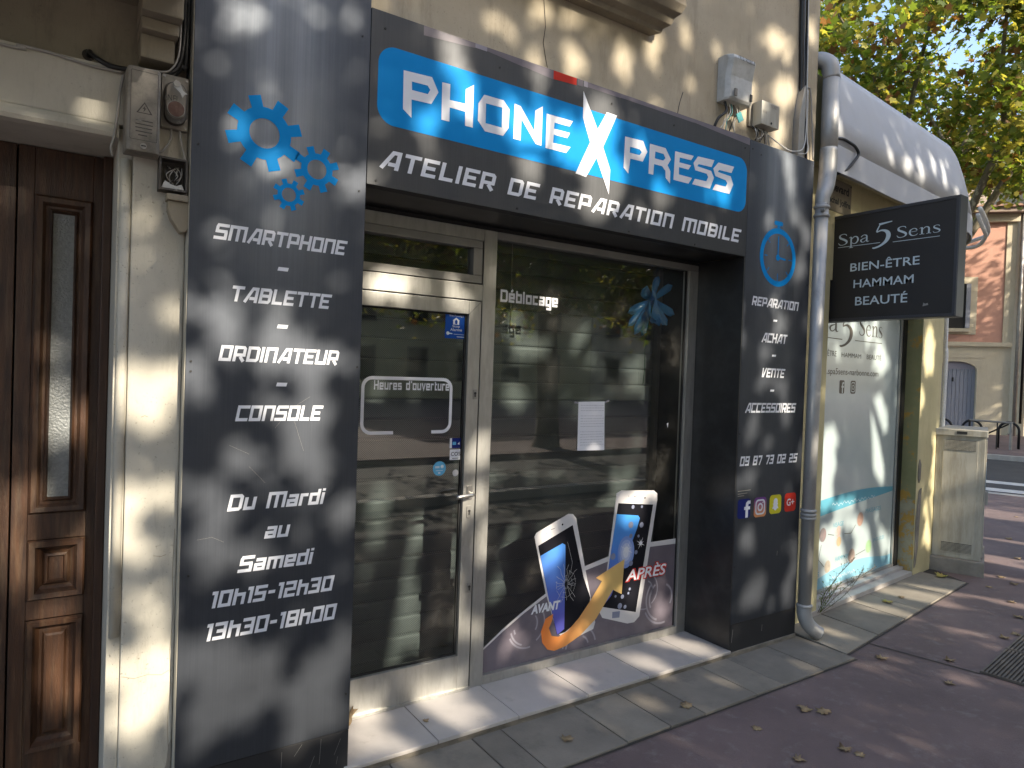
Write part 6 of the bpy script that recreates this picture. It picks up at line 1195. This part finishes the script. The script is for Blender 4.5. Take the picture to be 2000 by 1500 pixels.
dpp = thing('downpipe', 'pale downpipe between the pink house and the ochre house', 'downpipe', hfar(.95, D0-.1, G))
MB().tube([hfar(.90, D0-.12, G), hfar(.90, D0-.12, 8.3)], .07, 10).build('pipe', GALV, dpp, smooth=True); MB().tube([hfar(1.10, D0-.10, .4), hfar(1.10, D0-.10, 8.3)], .045, 8).build('pipe', IRON, dpp, smooth=True)
oh = thing('ochre_house', 'ochre plastered house partly hidden by leaves at the picture edge', 'house', far(4, D0, G))
fbox('wall', CREAMW, 1.25, 9, D0-.02, D0+6, G, 9.5, oh)
w2 = fbox('window_surround', STONE, 1.7, 3.0, D0-.09, D0-.021, 3.6, 6.0, oh); fbox('window_opening', DARKIN, 1.9, 2.8, D0-.10, D0-.0905, 3.9, 5.8, w2)
for j in range(9): fbox('railing_bar', IRON, 1.75+j*.13, 1.77+j*.13, D0-.33, D0-.31, 3.75, 4.7, oh)
fbox('balcony', CREAMW, 1.6, 3.1, D0-.4, D0-.0905, 3.62, 3.74, oh)
gh_ = thing('gable_house', 'tall grey brown gable wall rising behind the pink house', 'house', far(0, 46, G))
g_ = MB(); D1 = 46; FG_ = lambda a, b__, d: hfar(a, D1-d, b__)
g_.prism([(-7.2, G), (9, G), (9, 14.2), (3, 16.2), (-5.2, 14.5), (-7.2, 13.4)], 0, -8, FG_); g_.build('wall', BROWNW, gh_)
w3 = fbox('window_frame', PHW, -1.15, .15, D1-.08, D1-.001, 9.4, 12.2, gh_); fbox('window_opening', DARKIN, -1.05, .05, D1-.10, D1-.0805, 9.5, 12.1, w3)
# bicycle hoops and barrier
def hoop(u0, d):
    b__ = MB(); w = .48; h = .78
    P = [far(u0, d, G-.02), far(u0, d, .45)]+[far(u0+w/2-w/2*math.cos(R(a)), d, .45+.24*math.sin(R(a))) for a in range(15, 166, 15)]+[far(u0+w, d, .45), far(u0+w, d, G-.02)]
    return b__.tube(P, .035, 8).build('bike_hoop', IRON, None, smooth=True)
hp = hoop(-1.28, 24.2); tag(hp, 'black bicycle hoop just behind the lid of the street cabinet', 'bike rack', 'bicycle hoops across the side street')
for du, lab in ((.74, 'black bicycle hoop overlapping the grey barrier across the side street'), (1.62, 'black bicycle hoop at the picture edge beyond the grey barrier')):
    c = hp.copy(); COL.objects.link(c); c.location = hp.location+UV*du; tag(c, lab, 'bike rack', 'bicycle hoops across the side street')
br = thing('street_barrier', 'grey metal street barrier with a diagonal brace by the bicycle hoops', 'barrier', far(0, 23.6, G))
MB().tube([far(-.35, 23.6, G), far(-.35, 23.6, .72)], .028, 8).build('leg', IRON, br); MB().tube([far(.62, 23.6, G), far(.62, 23.6, .72)], .035, 8).build('leg', GALV, br)
MB().tube([far(-.36, 23.6, .72), far(.66, 23.6, .70)], .028, 8).build('top_rail', GALV, br); MB().tube([far(-.33, 23.6, .1), far(.56, 23.6, .66)], .022, 6).build('brace', IRON, br); MB().tube([far(.30, 23.6, G), far(.30, 23.6, .68)], .018, 6).build('brace', IRON, br)

# ------------------------------------------------------------ plane trees of the boulevard
STAR = np.array([(0, -.5), (.20, -.33), (.46, -.30), (.29, -.04), (.50, .20), (.18, .19), (0, .52), (-.18, .19), (-.50, .20), (-.29, -.04), (-.46, -.30), (-.20, -.33)])
def leaves_mesh(name, P, size, seed, mix=(.55, .30, .15), droop=.35):
    rg = np.random.default_rng(seed); n = len(P)
    nrm = rg.normal(size=(n, 3)); nrm[:, 2] = np.abs(nrm[:, 2])+droop; nrm /= np.linalg.norm(nrm, axis=1)[:, None]
    a = rg.normal(size=(n, 3)); u = np.cross(nrm, a); u /= np.linalg.norm(u, axis=1)[:, None]; v = np.cross(nrm, u)
    sz = size*rg.uniform(.6, 1.25, n)
    K = len(STAR)
    V = P[:, None, :]+(u[:, None, :]*STAR[None, :, 0, None]+v[:, None, :]*STAR[None, :, 1, None])*sz[:, None, None]
    V += nrm[:, None, :]*((STAR[:, 0]**2+STAR[:, 1]**2)*-.35)[None, :, None]*sz[:, None, None]
    me = bpy.data.meshes.new(name)
    me.vertices.add(n*K); me.vertices.foreach_set('co', V.reshape(-1).astype(np.float32))
    me.loops.add(n*K); me.loops.foreach_set('vertex_index', np.arange(n*K, dtype=np.int32))
    me.polygons.add(n); me.polygons.foreach_set('loop_start', np.arange(0, n*K, K, dtype=np.int32))
    me.polygons.foreach_set('material_index', rg.choice(3, n, p=mix).astype(np.int32))
    for m in (LEAFG, LEAFY, LEAFB): me.materials.append(m)
    me.update(calc_edges=True); me.validate()
    return me
def tree_frame(root, h, spread, seed, limbs=6):
    """tapered trunk with forking limbs; returns tip points"""
    r_ = random.Random(seed); b__ = MB(); tips = []
    base = Vector(root); fork = base+Vector((r_.uniform(-.2, .2), r_.uniform(-.2, .2), h*.36))
    b__.tube([base, base+Vector((.03, .02, .5)), (base+fork)/2+Vector((.06, -.04, 0)), fork], [.36, .27, .24, .21], 12, smoothpts=3)
    for i in range(limbs):
        a = 2*math.pi*i/limbs+r_.uniform(-.3, .3); e1 = fork+Vector((math.cos(a)*spread*.42, math.sin(a)*spread*.42, h*.26*r_.uniform(.7, 1.3)))
        b__.tube([fork-Vector((0, 0, .15)), (fork+e1)/2+Vector((0, 0, -.15)), e1], [.14, .11, .08], 8, smoothpts=3)
        for j in range(3):
            a2 = a+(j-1)*.7+r_.uniform(-.25, .25); e2 = e1+Vector((math.cos(a2)*spread*.5*r_.uniform(.6, 1.1), math.sin(a2)*spread*.5*r_.uniform(.6, 1.1), h*.22*r_.uniform(.2, 1.4)))
            b__.tube([e1, (e1+e2)/2+Vector((r_.uniform(-.2, .2), r_.uniform(-.2, .2), .1)), e2], [.07, .05, .025], 6, smoothpts=3); tips += [e2, (e1+e2)/2]
            for q_ in range(2):
                e3 = e2+Vector((r_.uniform(-1, 1), r_.uniform(-1, 1), r_.uniform(-.5, .9)))*spread*.22
                b__.tube([e2, (e2+e3)/2, e3], [.025, .018, .008], 5); tips += [e3]
    return b__, tips
TBASE = far(-1.35, 22.6)
def clumped(tips, n, rad, seed, centre, spread, zc, zr):
    rg = np.random.default_rng(seed); T = np.array([tuple(t) for t in tips])
    ex = rg.normal(size=(260, 3)); ex /= np.linalg.norm(ex, axis=1)[:, None]; ex *= rg.uniform(.35, 1.0, 260)[:, None]**.5
    ex = ex*np.array([spread, spread, zr])+np.array([centre[0], centre[1], zc]); C = np.vstack([T, ex])
    idx = rg.integers(0, len(C), n); P = C[idx]+rg.normal(size=(n, 3))*rad*np.array([1, 1, .62]); return P
# the tree seen above the awning: stands behind the corner building
tA = (TBASE[0], TBASE[1], G)
bt, tips = tree_frame(tA, 12.5, 5.0, 5)
t1 = thing('plane_tree', 'big plane tree with yellowing leaves rising above the corner awning', 'tree', tA, 'plane trees along the boulevard')
bt.build('trunk', BARK, t1, smooth=True)
P = clumped(tips, 27000, .40, 5, tA, 5.6, 10.2, 3.6)
crown_me = leaves_mesh('crown', P-np.array(tA), .215, 5, (.60, .31, .09))
co = bpy.data.objects.new('crown', crown_me); COL.objects.link(co); co.parent = t1
for i, (x, y, sc_, rz, lab) in enumerate(((28.0, -4.5, .95, 1.2, 'plane tree beside the side street crossing'), (25.5, 13.5, .9, 2.6, 'plane tree further back behind the corner building'), (40.5, -2.5, 1.0, 3.9, 'plane tree on the boulevard in front of the ochre house'), (19.5, -12.5, .95, .6, 'plane tree across the boulevard opposite the side street'), (28, -13.5, 1.0, 5.1, 'plane tree across the boulevard beyond the side street'), (-5.2, -13.2, .95, 2.0, 'plane tree across the boulevard opposite the stone house'), (42, -10, 1.0, 5.9, 'last plane tree of the boulevard row'))):
    c = copy_tree(t1); c.location = (x, y, G-.1); c.scale = (sc_,)*3; c.rotation_euler = (0, 0, rz); c['label'] = lab
# two trees across the boulevard whose leaves dapple the shopfront: leaves are cut out of their crowns to set where the light falls
rgc = np.random.default_rng(12)
NL = 84000
X = rgc.uniform(-3.0, 10.8, NL); Z = rgc.uniform(-1.7, 6.2, NL); Yd = -rgc.uniform(8.0, 9.8, NL)
keep = np.ones(NL, bool)
for gx, gz, rx, rz in GAPS:
    keep &= ((X-gx)/(rx*.80+.034))**2+((Z-gz)/(rz*.80+.034))**2 > 1
PX = np.stack([X-.23*Yd, Yd, Z-.56*Yd], 1)[keep]; XK = X[keep]
# low hanging sprays on the street side of the crowns
LC = []
for cx_, w_ in ((6.6, .7), (7.5, .5), (8.3, .5), (10.4, .6), (10.9, .5), (13.2, .6), (13.8, .5), (15.6, .5), (4.6, .6), (2.4, .7)):
    for j in range(7): LC.append((cx_+rgc.normal()*w_, -rgc.uniform(10.0, 13.0), 4.6-2.2*(j/7)*rgc.uniform(.5, 1.0), .32))
LC = np.array(LC); ix = rgc.integers(0, len(LC), 5200)
LP = LC[ix, :3]+rgc.normal(size=(5200, 3))*LC[ix, 3][:, None]
LP = LP[LP[:, 2]+.56*LP[:, 1] < -2.2]
PX = np.vstack([PX, LP]); XK = np.concatenate([XK, LP[:, 0]+.23*LP[:, 1]])
for k_, (tx_, lo, hi, lab) in enumerate(((3.0, -9, 4.2, 'tall plane tree across the boulevard facing the shopfront'), (9.4, 4.2, 99, 'tall plane tree across the boulevard facing the corner building'))):
    loc = (tx_, -9.2, G-.1); t = thing('plane_tree', lab, 'tree', loc, 'plane trees along the boulevard')
    bt, _ = tree_frame(loc, 9.8, 3.2, 20+k_, 5); bt.build('trunk', BARK, t, smooth=True)
    sel = (XK >= lo) & (XK < hi); me = leaves_mesh('crown', PX[sel]-np.array(loc), .15, 30+k_, droop=.1)
    o = bpy.data.objects.new('crown', me); COL.objects.link(o); o.parent = t
# house fronts across the boulevard, seen in the shop glass
for i, (x0, x1, h, m, lab) in enumerate(((-26, -6, 11, CREAMW, 'cream house front across the boulevard, west end'), (-5.9, 12, 9.5, STONE, 'pale house front across the boulevard facing the shop'), (12.1, 30, 12, YELLOW, 'yellow house front across the boulevard'), (30.1, 55, 10, CREAMW, 'cream house front across the boulevard, east end'))):
    hh = thing('opposite_house', lab, 'house', ((x0+x1)/2, -32, G), 'houses across the boulevard'); box('wall', m, x0, x1, -42, -32, G, h, hh)
    nx = int((x1-x0)/3.2)
    for j in range(nx):
        for z in (1.0, 4.2, 7.2):
            if z+1.9 < h:
                xx = x0+1.2+j*3.2; f_ = box('window', STONED, xx, xx+1.3, -31.999, -31.93, z, z+1.9, hh); box('pane', DARKIN, xx+.1, xx+1.2, -31.929, -31.915, z+.1, z+1.8, f_)
